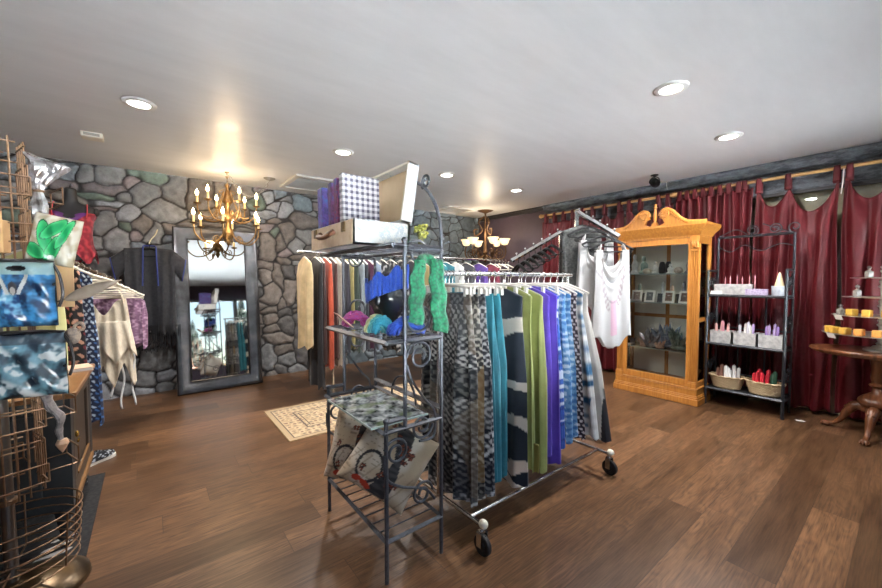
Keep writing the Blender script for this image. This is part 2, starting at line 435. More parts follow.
# ================================================================ curtains
k = NT('burgundy_velvet')
f = k.noise(k.obj(), 5, 3)
k.set(Base_Color=k.mix(f, lin(66, 7, 13), lin(92, 12, 21)), Roughness=.55, Specular_IOR_Level=.35, Sheen_Weight=.14, Sheen_Roughness=.3, Sheen_Tint=lin(220, 70, 80)); k.bump(k.noise(k.obj(), 60, 2), .1, .003)
VELVET = k.m
ROD = mat('pale_wood_rod', (206, 164, 108), .4, 0, (186, 142, 88), 14, stretch=(8, 1, 8))
XC = 5.085; ZR = 2.337
def curtain(y0, y1, tabs, label, seed, sag=.3, ztop=2.235, gathered=False, zbot=.04, folds=10, amp=.032):
    """panel from y0 (left in the photo) down to y1; tabs are y positions along the rod"""
    t = thing('curtain', label, 'curtain', (XC, (y0+y1)/2, 0), 0, 'burgundy curtains on the wooden rods')
    rnd = random.Random(seed)
    ph = [rnd.uniform(0, 6) for _ in range(4)]
    def fn(u, v):
        y = y0+(y1-y0)*u
        # sag between neighbouring tabs
        s = 0; loc = .5
        if not gathered:
            for a, b in zip(tabs, tabs[1:]):
                if min(a, b) <= y <= max(a, b):
                    q = (y-a)/(b-a); loc = q
                    wd = abs(a-b)
                    s = sag*min(1, wd/.34)*(math.sin(PI*q)**.8)
        top = ztop-s+(.045*math.cos(u*folds*2*PI*1.6) if gathered and v == 0 and False else 0)
        z = top+(zbot-top)*v+(.012*math.sin(u*23+seed)*v)
        base = math.sin(u*folds*2*PI+ph[0]+.7*math.sin(u*7+ph[1])+.5*v*math.sin(u*9+ph[2]))
        fine = .22*math.sin(u*folds*4.6*PI+ph[3]+1.5*v)
        k_ = (.35+.65*sm(0, .35, v)) if not gathered else (1.0-.2*v)
        x = XC-.006-amp*k_*(base+fine)*.8
        # swag creases hang as catenary ridges under the sag
        if s > 0:
            r_ = math.exp(-v*7); x -= .05*r_*math.sin(v*26-2.2*math.sin(PI*loc))*math.sin(PI*loc)
            x -= .03*math.sin(PI*loc)*math.exp(-v*3)
        y += .01*math.sin(v*9+u*14+seed)
        return (x, y, z)
    obj('panel', MB().grid(fn, 130, 70), VELVET, t, W=True, smooth=180, solid=.004)
    for y in tabs:
        wd = .022
        def lp(u, v, y=y):
            # strap: up the front, over the rod, down the back
            P = [(XC-.03, ztop-.03), (XC-.027, ZR-.01), (XC-.022, ZR+.02), (XC, ZR+.027), (XC+.022, ZR+.02), (XC+.026, ZR-.01), (XC+.022, ztop-.03)]
            i = min(int(u*6), 5); q = u*6-i
            return (P[i][0]*(1-q)+P[i+1][0]*q, y+(v-.5)*2*wd*(1+.15*math.cos(u*PI*2)), P[i][1]*(1-q)+P[i+1][1]*q)
        obj('tab_loop', MB().grid(lp, 24, 3), VELVET, t, W=True, smooth=180, solid=.005)
    return t
curtain(3.80, 3.2, [3.74, 3.58, 3.42, 3.26], 'burgundy tab curtain at the mauve wall end, behind the metal hanging arms', 1, .06, folds=6)
curtain(3.17, 2.5, [3.1, 2.94, 2.76, 2.55], 'burgundy tab curtain with small swags beside the left end of the oak cabinet', 2, .16, folds=6)
curtain(2.46, 1.9, [2.42, 2.28, 2.06, 1.95], 'burgundy tab curtain hanging directly behind the oak cabinet pediment', 3, .22, folds=5)
c_ = curtain(1.86, 1.13, [1.82, 1.74, 1.66, 1.58, 1.5, 1.42, 1.34, 1.25, 1.2], 'burgundy gathered curtain bunched tight on the rod right of the oak cabinet', 4, .0, gathered=True, folds=9, amp=.04, ztop=2.27)
curtain(1.11, .5, [1.08, .855, .52], 'burgundy swagged curtain sagging deeply behind the iron candle rack', 5, .27, folds=4.5, amp=.046)
curtain(.47, -.2, [.44, .185, -.15], 'burgundy swagged curtain at the right edge behind the round wood table', 6, .27, folds=4.5, amp=.046)
def rod(y0, y1, label):
    t = thing('curtain_rod', label, 'curtain rod', (XC, y0, ZR))
    obj('pole', MB().tube([(XC, y0, ZR), (XC, y1, ZR)], .017, 14), ROD, t, W=True)
    for y, s in ((y0, 1), (y1, -1)):
        Mx = Matrix.Rotation(-s*PI/2, 3, 'X')
        obj('finial', MB().lathe([(.017, 0), (.026, .004), (.026, .012), (.016, .018), (.03, .035), (.034, .052), (.024, .072), (.0, .08)], 16, (XC, y, ZR), Mx), ROD, t, W=True)
    for y in (y0-.06, y1+.06):
        obj('bracket', MB().bar((XC+.01, y, ZR), (5.2, y, ZR), .009).box((5.195, y, ZR), (.012, .05, .07)), ROD, t, W=True, smooth=30)
    return t
rod(3.8, 1.93, 'left wooden curtain rod running from the mauve wall to above the oak cabinet')
rod(1.845, -.35, 'right wooden curtain rod above the candle rack and round table')
cw = MB().tube([(XC-.04, .475, ZR-.02), (XC-.045, .478, 2.2), (XC-.045, .487, 2.09)], .005, 6)
tag(obj('pull_cord', cw, WHITE_PL, at=(XC, .478, 2.2)), 'short white cord hanging between the two swagged curtains', 'cord')

# ================================================================ oak curio cabinet
CL = (4.435, 1.818, 0)
cab = thing('curio_cabinet', 'tall golden oak curio cabinet with glass doors and scrolled bonnet top', 'cabinet', CL, -PI/2)
W2, D = .415, .36     # half width, depth (local x = along the wall, y = into the wall)
def step(z0, z1, o): return MB().bx((-W2-o, -o, z0), (W2+o, D+.0, z1))
b = MB(); 
for z0, z1, o in ((0, .065, .026), (.065, .085, .02), (.085, .1, .016), (.1, .165, .008), (.165, .18, .014)): b.add(*[(s_.v, s_.f) for s_ in [step(z0, z1, o)]][0])
obj('base_plinth', b, OAK, cab, smooth=0, bev=.006)
obj('cabinet_floor', MB().bx((-W2+.01, .02, .18), (W2-.01, D-.012, .2)), OAK, cab, smooth=0)
obj('roof_panel', MB().bx((-W2+.01, .03, 1.72), (W2-.01, D-.012, 1.74)), OAK, cab, smooth=0)
MIRR = mat('silvered_mirror', (196, 198, 196), .03, 1.0)
bm_ = MB().bx((-W2, D-.012, .18), (-W2+.04, D, 1.75)).bx((W2-.04, D-.012, .18), (W2, D, 1.75)).bx((-.02, D-.014, .18), (.02, D-.001, 1.75)).bx((-W2, D-.013, .86), (W2, D-.002, .9))
obj('back_frame', bm_, OAK, cab, smooth=0)
obj('back_panel', MB().bx((-W2+.04, D-.009, .2), (W2-.04, D-.004, 1.74)), mat('pale_reflection_panel', (226, 220, 208), .3), cab, smooth=0)  # pale colour stands in for a mirrored back's reflection, lightening the interior
# front pilasters with flutes and carved capitals
for s in (-1, 1):
    x = s*(W2-.037)
    p = MB().bx((x-.036, .012, .18), (x+.036, .045, 1.75))
    for q in (-.029, -.01, .01, .029): p.tube([(x+q, .004, .245), (x+q, .004, 1.6)], .0072, 8)
    pil = obj('pilaster', p, OAK, cab, smooth=30)
    cp = MB().bx((x-.04, -.014, 1.6), (x+.04, .04, 1.615)).bx((x-.042, -.016, 1.7), (x+.042, .04, 1.75))
    for q in (-.022, 0, .022):
        cp.ball((x+q, -.012, 1.662), (.013, .02, .036), 10, 8).tube(arc((x+q, -.02, 1.69), .011, -1.2, 3.4, 8), .004, 6)
    obj('capital', cp, OAK, pil, smooth=50)
    obj('pilaster_foot', MB().bx((x-.042, -.012, .18), (x+.042, .045, .225)).bx((x-.038, -.008, .225), (x+.038, .045, .24)), OAK, pil, smooth=0, bev=.003)
# rear posts and side frames
for s in (-1, 1):
    x = s*(W2-.02)
    fr = MB().bx((x-.018, D-.045, .18), (x+.018, D-.001, 1.75)).bx((x-.016, .045, .18), (x+.016, D-.04, .235)).bx((x-.016, .045, 1.68), (x+.016, D-.04, 1.75)).bx((x-.014, .045, .86), (x+.014, D-.04, .905))
    sf = obj('side_frame', fr, OAK, cab, smooth=0, bev=.003)
    obj('side_glass', MB().bx((x-.002, .046, .236), (x+.002, D-.046, 1.679)), GLASS, sf, smooth=0)
# the glazed door between the pilasters
xi = W2-.073
dr = MB().bx((-xi, .002, .185), (-xi+.045, .026, 1.735)).bx((xi-.03, .002, .185), (xi, .026, 1.735)).bx((-xi+.045, .002, .185), (xi-.03, .026, .255)).bx((-xi+.045, .002, 1.675), (xi-.03, .026, 1.735))
door = obj('door', dr, OAK, cab, smooth=0, bev=.004)
obj('door_glass', MB().bx((-xi+.045, .012, .255), (xi-.03, .016, 1.675)), GLASS, door, smooth=0)
obj('door_knob', MB().lathe([(.004, 0), (.004, .012), (.011, .018), (.011, .026), (.0, .03)], 12, (-xi+.022, .002, .98), Matrix.Rotation(PI/2, 3, 'X')), mat('brass', (196, 160, 84), .25, 1), door)
obj('frieze', MB().bx((-xi, .0, 1.74), (xi, .03, 1.752)).bx((-W2, -.003, 1.75), (W2, D, 1.768)), OAK, cab, smooth=0)
# flared cornice
prof = [(.004, 1.762), (.012, 1.775), (.016, 1.79), (.034, 1.812), (.058, 1.832), (.066, 1.848), (.074, 1.862), (.074, 1.885)]
c = MB()
ring = lambda o, z: [(-W2-o, -o, z), (W2+o, -o, z), (W2+o, D+min(o, .02), z), (-W2-o, D+min(o, .02), z)]
vs = [p for o, z in prof for p in ring(o, z)]
fs = [(i*4+j, i*4+(j+1) % 4, i*4+4+(j+1) % 4, i*4+4+j) for i in range(len(prof)-1) for j in range(4)]
fs.append((len(prof)*4-4, len(prof)*4-3, len(prof)*4-2, len(prof)*4-1)); fs.append((3, 2, 1, 0))
obj('cornice', c.add(vs, fs), OAK, cab, smooth=25)
# swan-neck pediment
for s in (-1, 1):
    neck = cat([(-W2-.07, 1.885), (-.34, 1.895), (-.265, 1.93), (-.21, 1.985), (-.165, 2.03), (-.12, 2.052), (-.075, 2.035), (-.055, 1.99)], 6)
    n2 = [(s*p.x, p.y) for p in neck]
    poly = n2+[(s*-.05, 1.97), (s*-.085, 1.95), (s*-.1, 1.91), (s*-.055, 1.884), (s*-.05, 1.882), (s*(-W2-.07), 1.882)]
    sc = obj('swan_neck', MB().prism(poly if s < 0 else poly[::-1], -.058, -.02), OAK, cab, smooth=20)
    mo = MB().tube([(x, -.05, z) for x, z in n2], .017, 10, flat=1.3)
    for i in range(22):
        q = i/21*(len(n2)-1); a = n2[int(q)]; 
        if i < 17: mo.box((a[0], -.068, a[1]-.024), (.011, .012, .011))
    obj('moulding', mo, OAK, sc, smooth=50)
    ro = MB().lathe([(.0, .0), (.018, .004), (.022, .0), (.04, .006), (.045, 0), (.045, -.03)], 20, (s*-.105, -.072, 2.005), Matrix.Rotation(PI/2, 3, 'X'))
    for q in range(8): ro.ball((s*-.105+.03*math.cos(q*PI/4), -.078, 2.005+.03*math.sin(q*PI/4)), (.008, .006, .008), 6, 5)
    obj('rosette', ro, OAK, sc, smooth=50)
obj('finial', MB().bx((-.026, -.06, 1.88), (.026, -.016, 1.915)).lathe([(.022, 1.915), (.024, 1.925), (.012, 1.935), (.018, 1.965), (.021, 2.0), (.014, 2.05), (.011, 2.075), (.019, 2.085), (.018, 2.095), (.01, 2.1), (.017, 2.12), (.0, 2.13)], 16, (0, -.038, 0)), OAK, cab, smooth=40)
SHZ = [.53, 1.045, 1.365]
for z in SHZ:
    sh = obj('glass_shelf', MB().bx((-W2+.035, .03, z-.004), (W2-.035, D-.02, z+.004)), glassmat('shelf_glass', (205, 222, 214), .12) if z == .53 else bpy.data.materials['shelf_glass'], cab, smooth=0)
    obj('shelf_edge', MB().bx((-W2+.035, .026, z-.005), (W2-.035, .03, z+.005)), mat('edge_glint', (150, 165, 160), .2), sh, smooth=0)
Mc = Matrix.Translation(CL) @ Matrix.Rotation(-PI/2, 4, 'Z')
def incab(x, y, z): return tuple(Mc @ Vector((x, y, z)))
# --- what stands in the cabinet
def crystal(n, r, h, sd):
    rd = random.Random(sd); m = MB()
    m.ball((0, 0, r*.28), (r, r*.8, r*.36), 10, 6)
    for i in range(n):
        a = rd.uniform(0, 2*PI); t = rd.uniform(0, .9); d = Vector((math.cos(a)*t, math.sin(a)*t, 1)).normalized()
        l = h*rd.uniform(.5, 1); q = r*rd.uniform(.12, .24); p = Vector((math.cos(a), math.sin(a), 0))*r*rd.uniform(0, .7); p.z = r*.2
        Mr = d.to_track_quat('Z', 'Y').to_matrix()
        m.lathe([(q, 0), (q, l*.75), (0, l)], 6, p, Mr)
    return m
def put(o, loc, label, cat_, group=None, rz=-PI/2):
    o.location = loc; o.rotation_euler = (0, 0, rz); return tag(o, label, cat_, group)
CRY = {'smoky': mat('smoky_crystal', (120, 114, 122), .15, 0, (176, 176, 184), 25), 'white': mat('white_crystal', (226, 224, 220), .25, 0, (188, 186, 184), 30), 'rose': mat('rose_crystal', (206, 158, 140), .25, 0, (230, 196, 180), 30),
       'blue': mat('blue_crystal', (96, 118, 156), .15, 0, (188, 200, 214), 24), 'green': mat('green_crystal', (104, 128, 118), .2, 0, (168, 186, 178), 24)}
spec = [(-.08, .14, 'smoky', 14, .075, .17, 'large smoky grey crystal cluster, centre of the lowest glass shelf in the oak cabinet'),
        (.07, .2, 'blue', 16, .085, .22, 'tall blue and white crystal cluster on the lowest cabinet shelf'),
        (.2, .13, 'green', 12, .07, .2, 'grey green crystal cluster near the right pilaster on the lowest cabinet shelf'),
        (-.3, .14, 'blue', 8, .03, .07, 'tiny blue crystal alone at the left of the lowest cabinet shelf'),
        (-.15, .075, 'rose', 6, .03, .1, 'pink salmon crystal point at the front of the lowest cabinet shelf'),
        (.03, .08, 'rose', 7, .04, .09, 'peach crystal chunk in the front middle of the lowest cabinet shelf'),
        (.0, .28, 'white', 12, .06, .26, 'white crystal cluster at the back of the lowest cabinet shelf')]
for i, (x, y, c_, n, r, h, lab) in enumerate(spec):
    put(obj('crystal_cluster', crystal(n+4, r*1.2, h*1.25, i+4), CRY[c_], smooth=0), incab(x, y, SHZ[0]+.004), lab, 'crystal')
FRM = mat('white_frame', (224, 220, 212), .45)
def frame(label, x, tint_, rz):
    t = thing('picture_frame', label, 'picture frame', incab(x, .085, SHZ[1]+.0045), -PI/2+rz, 'white framed photos on the middle cabinet shelf')
    Mt = Matrix.Rotation(R(-14), 4, 'X')
    f_ = MB().bx((-.054, 0, 0), (-.036, .012, .135)).bx((.036, 0, 0), (.054, .012, .135)).bx((-.036, 0, 0), (.036, .012, .02)).bx((-.036, 0, .115), (.036, .012, .135)).xf(Mt)
    obj('frame', f_, FRM, t, smooth=0)
    obj('photo', MB().bx((-.036, .006, .02), (.036, .009, .115)).xf(Mt), tint_, t, smooth=0)
    obj('easel_leg', MB().bx((-.012, .012, .0), (.012, .014, .08)).xf(Matrix.Translation((0, .035, 0)) @ Matrix.Rotation(R(16), 4, 'X')), FRM, t, smooth=0)
for x, c_, rz, lab in [(-.24, (168, 150, 132), .1, 'leftmost white framed photo on the middle cabinet shelf'), (-.1, (120, 122, 124), .0, 'grey white framed photo, second from left on the middle cabinet shelf'),
                       (.1, (142, 106, 88), .0, 'brown toned white framed photo right of centre on the middle cabinet shelf'), (.25, (120, 92, 80), -.15, 'white framed photo nearest the right pilaster on the middle cabinet shelf')]:
    frame(lab, x, mat('photo_%d' % int(100*x+50), c_, .4, 0, tuple(v*.45 for v in c_), 90), rz)
for x, lab in [(-.17, 'black card standing between the two left framed photos in the cabinet'), (-.005, 'black card standing in the middle of the framed photos in the cabinet'), (.175, 'black card standing beside the brown toned framed photo')]:
    put(obj('black_card', MB().box((0, 0, .05), (.05, .004, .1), M=Matrix.Rotation(R(-12), 3, 'X')), mat('black_card', (22, 24, 28), .5), smooth=0), incab(x, .14, SHZ[1]+.004), lab, 'card')
put(obj('pebble_heap', MB().ball((0, 0, .014), (.05, .03, .016)).ball((.05, .01, .012), (.03, .025, .014)).ball((-.045, -.01, .01), (.03, .025, .012)), CRY['white']), incab(-.27, .06, SHZ[1]+.004), 'small white stones lying at the left front of the middle cabinet shelf', 'stones')
# top shelf
bl = MB().lathe([(.028, 0), (.034, .01), (.036, .06), (.03, .11), (.02, .135), (.0, .14)], 16, (-.03, 0, 0)).lathe([(.028, 0), (.034, .01), (.036, .06), (.03, .11), (.02, .135), (.0, .14)], 16, (.035, 0, 0)).ball((0, 0, .06), (.03, .028, .05))
put(obj('velvet_jewellery_bust', bl, mat('black_velvet', (20, 20, 22), .8, sheen=.4)), incab(.035, .16, SHZ[2]+.004), 'black velvet double display bust on the top shelf of the oak cabinet', 'display bust')
def figurine(m_, h, r, sd):
    rd = random.Random(sd)
    return MB().lathe([(r, 0), (r*1.05, h*.08), (r*.6, h*.2), (r*.75, h*.45), (r*.5, h*.62), (r*.28, h*.7), (r*.42, h*.82), (r*.3, h*.95), (0, h)], 14).ball((r*.5, 0, h*.45), (r*.4, r*.25, h*.2), 8, 6)
for x, y, h, r, c_, lab in [(-.28, .12, .19, .035, 'white', 'tall white figurine at the left end of the top cabinet shelf'), (-.21, .2, .17, .04, 'green', 'pale green figurine near the left of the top cabinet shelf'), (-.045, .1, .12, .03, 'white', 'white figurine left of the black bust on the top cabinet shelf'),
                            (.11, .1, .09, .03, 'white', 'short white jar just right of the black bust in the cabinet'), (.27, .18, .16, .035, 'smoky', 'grey figurine near the right end of the top cabinet shelf'), (.3, .27, .2, .03, 'green', 'grey green figurine at the back right of the top cabinet shelf')]:
    put(obj('figurine', figurine(None, h*1.25, r*1.3, 1), CRY[c_]), incab(x, y, SHZ[2]+.004), lab, 'figurine')
put(obj('geode', MB().ball((0, 0, .032), (.05, .035, .034), 14, 10), mat('tan_geode', (178, 160, 136), .6, 0, (216, 206, 190), 30, .6)), incab(-.13, .1, SHZ[2]+.004), 'tan round geode between the figurines on the top cabinet shelf', 'geode')
put(obj('geode', MB().ball((0, 0, .035), (.045, .04, .037), 14, 10), mat('white_geode', (206, 196, 186), .5, 0, (150, 120, 100), 30, .6)), incab(.19, .1, SHZ[2]+.004), 'whitish geode right of the black bust on the top cabinet shelf', 'geode')
for i, (x, y, h, lab) in enumerate([(-.02, .26, .24, 'slim white standing crystal tower behind the framed photos'), (.08, .25, .2, 'brown striped crystal tower behind the framed photos'), (.19, .27, .24, 'dark crystal tower behind the right framed photos'), (-.28, .26, .22, 'pale crystal tower at the back left behind the framed photos')]):
    put(obj('crystal_tower', MB().lathe([(.022, 0), (.018, h*.86), (0, h)], 6), [CRY['white'], CRY['rose'], CRY['smoky'], CRY['green']][i], smooth=0), incab(x, y, SHZ[1]+.004), lab, 'crystal tower')
put(obj('price_card', MB().box((0, 0, .012), (.045, .003, .024)), WHITE_PL, smooth=0), incab(-.29, .04, SHZ[0]+.0045), 'small white price card at the front left of the lowest cabinet shelf', 'card')

# ================================================================ iron candle rack
RK = (4.78, 1.075, 0)
rk = thing('candle_rack', 'dark iron folding shelf rack with scroll top holding candles', 'shelf rack', RK, -PI/2)
hw, y0, y1 = .305, -.15, .15
def rk_side(s):
    x = s*hw; m = MB()
    m.sq((x, y0, 0), (x, y0, 1.40), .018)
    m.sq((x, y1, 0), (x, y1, 1.76), .016)
    for z in (.17, .64, 1.14): m.sq((x, y0, z-.01), (x, y1, z-.01), .018)
    m.sq((x, y0, 1.395), (x, y1, 1.395), .016)
    return m
for s in (-1, 1):
    sd = obj('side_frame', rk_side(s), BLACK_IRON, rk, smooth=30)
    x = s*hw
    for z in (.40, .9, 1.27):
        obj('side_scroll', MB().tube(spiral((x, -.04, z), .065, .015, -PI/2, 3.4*PI, 26, 'yz'), .006, 6), BLACK_IRON, sd)
        obj('side_scroll', MB().tube(spiral((x, .06, z+.03), .06, .015, PI/2, -3.2*PI, 26, 'yz'), .006, 6), BLACK_IRON, sd)
obj('top_bar', MB().sq((-hw, y1, 1.755), (hw, y1, 1.755), .018), BLACK_IRON, rk, smooth=30)
bk = MB()
for z in (.30, .79, 1.14): bk.sq((-hw, y1, z), (hw, y1, z), .014)
for x in (-.11, .11): bk.sq((x, y1, .17), (x, y1, 1.14), .012)
obj('back_frame', bk, BLACK_IRON, rk, smooth=30)
for cx_, s in ((-.02, 1), (.16, 1), (.305, -1)):
    obj('top_scroll', MB().tube(spiral((cx_, y1, 1.815), .055, .016, -PI/2, s*2.9*PI, 26), .006, 6), BLACK_IRON, rk)
obj('top_scroll', MB().tube(cat([(-.3, y1, 1.765), (-.16, y1, 1.83), (-.06, y1, 1.775)], 8), .006, 6), BLACK_IRON, rk)
obj('top_scroll', MB().tube(cat([(.06, y1, 1.87), (.2, y1, 1.8), (.29, y1, 1.76)], 8), .006, 6), BLACK_IRON, rk)
gb = MB()
gb.tube(cat([(-hw, y1+.005, 1.66), (-.2, y1+.005, 1.6), (-.08, y1+.005, 1.665), (.05, y1+.005, 1.6), (.2, y1+.005, 1.66), (hw, y1+.005, 1.63)], 8), .006, 6)
obj('garland_wire', gb, BLACK_IRON, rk)
RZ = [.17, .64, 1.14]
for z in RZ:
    m = MB().sq((-hw, y0, z), (hw, y0, z), .02).sq((-hw, y1, z), (hw, y1, z), .02)
    m.bx((-hw, y0, z-.004), (hw, y1, z+.002))
    obj('shelf', m, BLACK_IRON, rk, smooth=30)
Mk = Matrix.Translation(RK) @ Matrix.Rotation(-PI/2, 4, 'Z')
def onrk(x, y, z): return tuple(Mk @ Vector((x, y, z)))
BOXM = mat('whitewashed_box', (212, 210, 206), .6, 0, (160, 158, 158), 26, .2)
def obox(wx, wy, h, t=.008):
    return MB().bx((-wx/2, -wy/2, 0), (wx/2, wy/2, t)).bx((-wx/2, -wy/2, 0), (wx/2, -wy/2+t, h)).bx((-wx/2, wy/2-t, 0), (wx/2, wy/2, h)).bx((-wx/2, -wy/2, 0), (-wx/2+t, wy/2, h)).bx((wx/2-t, -wy/2, 0), (wx/2, wy/2, h))
def candle(loc, h, r, m_, lean, label, group, base='taper_candle'):
    mb = MB().lathe([(r, 0), (r, h*.93), (r*.7, h*.99), (.0015, h), (.0015, h+.012)], 10)
    Mr = Matrix.Rotation(lean[0], 4, 'X') @ Matrix.Rotation(lean[1], 4, 'Y')
    o = obj(base, mb.xf(Mr), m_, smooth=50); o.location = loc; o['label'] = label; o['category'] = 'candle'; o['group'] = group; return o
WAX = {n: mat('wax_'+n, c_, .45, spec=.4) for n, c_ in dict(pink=(226, 176, 172), rose=(214, 150, 160), white=(232, 230, 226), grey=(206, 204, 214), lilac=(176, 152, 196), purple=(140, 112, 168), brown=(142, 100, 84), red=(200, 36, 52), green=(48, 88, 66), cream=(232, 214, 172)).items()}
# middle shelf: three boxes
zb = RZ[1]+.003
for x, lab, cols, gl in [(-.197, 'whitewashed box of pink candles, left of three on the middle rack shelf', ['pink', 'pink', 'rose', 'pink'], 'pink candles sticking out of the left box'),
                     (-.0, 'whitewashed box of grey and white candles, centre of the middle rack shelf', ['grey', 'white', 'grey', 'white', 'lilac'], 'grey white candles in the centre box'),
                     (.197, 'whitewashed box of purple candles, right of three on the middle rack shelf', ['purple', 'lilac', 'lilac', 'purple'], 'purple candles in the right box')]:
    put(obj('wooden_box', obox(.19, .15, .13), BOXM, smooth=0), onrk(x, -.04, zb), lab, 'box', 'whitewashed candle boxes')
    n = len(cols); side = ['left', 'centre', 'right'][0 if x < -.1 else 1 if x < .1 else 2]
    for i, c_ in enumerate(cols):
        lo = [(-.035, -.01), (-.01, .01), (.02, -.005), (.045, .01), (.06, -.02)][i]
        candle(onrk(x+lo[0]-.01, -.04+lo[1], zb+.009), .2+.014*(i % 3), .0125, WAX[c_], (0.0, [.22, -.16, .3, .12, -.2][(i+side.__len__()) % 5]*.9), '%s taper candle standing in the %s box on the middle rack shelf' % (c_, side), gl)
# bottom shelf: two wicker baskets
k = NT('pale_wicker'); wv = k.n('ShaderNodeTexWave', {'Vector': k.obj(), 'Scale': 40, 'Distortion': 2, 'Detail': 2}, bands_direction='Z').outputs[1]
k.set(Base_Color=k.mix(wv, lin(178, 146, 104), lin(226, 204, 166)), Roughness=.7); k.bump(wv, .6, .004); WICK = k.m
def basket(loc, label):
    t = thing('wicker_basket', label, 'basket', loc, -PI/2, 'wicker candle baskets')
    def fn(u, v):
        a = 2*PI*u; rr = .78+.22*v
        q = .004*math.sin(a*26)*(1 if int(v*14) % 2 else -1)
        return (.145*rr*math.cos(a)+q*math.cos(a), (.098*rr)*math.sin(a)+q*math.sin(a), .012+.115*v)
    obj('woven_side', MB().grid(fn, 104, 14, True), WICK, t, solid=.005)
    obj('bottom', MB().lathe([(.0, .006), (.78, .006), (.78, .014), (0, .014)], 28).xf(Matrix.Diagonal((.143, .096, 1, 1))), WICK, t)
    rim = [(.149*math.cos(2*PI*i/40), .101*math.sin(2*PI*i/40), .13+.004*math.sin(i*2.2)) for i in range(40)]
    obj('braided_rim', MB().tube(rim, .0085, 8, True), WICK, t)
zk = RZ[0]+.003
basket(onrk(-.152, -.03, zk), 'oval wicker basket of brown and white candles on the lowest rack shelf')
basket(onrk(.152, -.03, zk), 'oval wicker basket of red and green candles on the lowest rack shelf')
for bx_, side, lst in [(-.152, 'left', [('brown', -.08, .0), ('brown', -.05, .03), ('brown', -.045, -.03), ('brown', -.02, .03), ('white', .02, -.03), ('white', .045, .02), ('white', .065, -.02), ('white', .085, .02), ('white', .0, -.04), ('white', .03, -.05)]),
                       (.152, 'right', [('red', -.085, .0), ('red', -.06, -.03), ('red', -.055, .03), ('red', -.025, .0), ('red', -.015, -.04), ('red', .015, .03), ('red', .02, -.02), ('green', .06, -.02), ('green', .075, .015), ('green', .045, .03)])]:
    for i, (c_, x, y) in enumerate(lst):
        candle(onrk(bx_+x*.95, -.03+y, zk+.018), .185+.02*((i*7) % 3), .0165, WAX[c_], (0, (.0, .2, .12, .28)[i % 4]*(1 if side == 'left' else .8)), '%s candle standing in the %s wicker basket on the lowest rack shelf' % (c_, side), c_+' candles in the wicker baskets', 'chunky_candle')
# top shelf
za = RZ[2]+.003
put(obj('wooden_box', obox(.33, .1, .115), BOXM, smooth=0), onrk(-.12, .0, za), 'long whitewashed box of thin pink sticks on the top rack shelf', 'box', 'whitewashed candle boxes')
for i in range(6):
    candle(onrk(-.2+.05*i, .0+.015*(-1)**i, za+.009), .17+.01*(i % 3), .005, WAX['rose'], (0, 0), 'thin pink stick standing in the long box on the top rack shelf', 'thin pink sticks on the top rack shelf', 'incense_stick')
lb = tag(obj('lavender_card_box', MB().box((0, 0, .035), (.17, .035, .07)), mat('lavender_print', (206, 196, 214), .6, 0, (140, 116, 160), 60), at=None, smooth=0), 'small lavender printed box in front of the long box on the rack', 'box')
lb.location = onrk(.08, -.09, za); lb.rotation_euler = (0, 0, -PI/2)
put(obj('label_card', MB().box((0, 0, .022), (.1, .004, .044), M=Matrix.Rotation(R(-10), 3, 'X')), mat('white_card', (236, 234, 228), .6), smooth=0), onrk(-.24, -.12, za+.002), 'blank white card leaning at the left front of the top rack shelf', 'card')
t = thing('jar_candle', 'frosted glass jar holding a pointed cream candle on the top rack shelf', 'candle', onrk(.235, -.03, za), -PI/2)
obj('jar', MB().lathe([(.0, 0), (.05, 0), (.056, .01), (.058, .1), (.054, .1), (.05, .012), (0, .012)], 24), mat('frosted_glass', (214, 218, 222), .35, 0, (178, 184, 196), 30), t)
obj('cone', MB().lathe([(.042, .08), (.03, .13), (.012, .215), (0, .235)], 16), WAX['cream'], t)

# ================================================================ round pedestal table
TB = (4.73, .2, 0)
k = NT('walnut_polish'); f = k.noise(k.obj((2, 14, 2)), 3, 5, .6)
k.set(Base_Color=k.ramp(f, [(.3, lin(66, 38, 22)), (.55, lin(104, 62, 36)), (.75, lin(132, 84, 50))]), Roughness=.28, Specular_IOR_Level=.5); WAL = k.m
tb = thing('pedestal_table', 'polished brown oval pedestal table with carved claw legs', 'table', TB)
obj('table_top', MB().lathe([(.0, .672), (.9, .672), (.93, .68), (.96, .684), (.975, .692), (1.0, .7), (1.0, .71), (.98, .716), (0, .716)], 56).xf(Matrix.Diagonal((.28, .42, 1, 1))), WAL, tb, smooth=30)
obj('column', MB().lathe([(.13, .672), (.12, .66), (.06, .65), (.045, .56), (.05, .49), (.04, .45), (.06, .43), (.035, .41), (.04, .37), (.085, .34), (.115, .31), (.12, .285), (.1, .255), (.055, .245), (.07, .23), (.07, .2), (.05, .17), (.0, .165)], 32), WAL, tb, smooth=50)
def claw(a):
    d = Vector((math.cos(a), math.sin(a), 0))
    pts = cat([d*.05+Vector((0, 0, .215)), d*.12+Vector((0, 0, .235)), d*.17+Vector((0, 0, .18)), d*.205+Vector((0, 0, .1)), d*.25+Vector((0, 0, .045)), d*.3+Vector((0, 0, .024))], 6)
    rr = [.034+.006*math.sin(i/len(pts)*PI*2)-.014*i/len(pts) for i in range(len(pts))]
    m = MB().tube(pts, rr, 10)
    e = pts[-1]; m.ball((e.x, e.y, .022), (.032, .028, .021))
    for q in (-.5, 0, .5): m.tube([e+Vector((0, 0, .012)), e+Vector((math.cos(a+q)*.03, math.sin(a+q)*.03, .008)), e+Vector((math.cos(a+q)*.04, math.sin(a+q)*.04, -.012))], [.011, .01, .005], 6)
    sd = Vector((-d.y, d.x, 0))
    for q in (-1, 1): m.tube([p+sd*q*.016+Vector((0, 0, .018)) for p in cat([d*.06+Vector((0, 0, .22)), d*.13+Vector((0, 0, .235)), d*.19+Vector((0, 0, .19))], 5)], .01, 6)
    return m
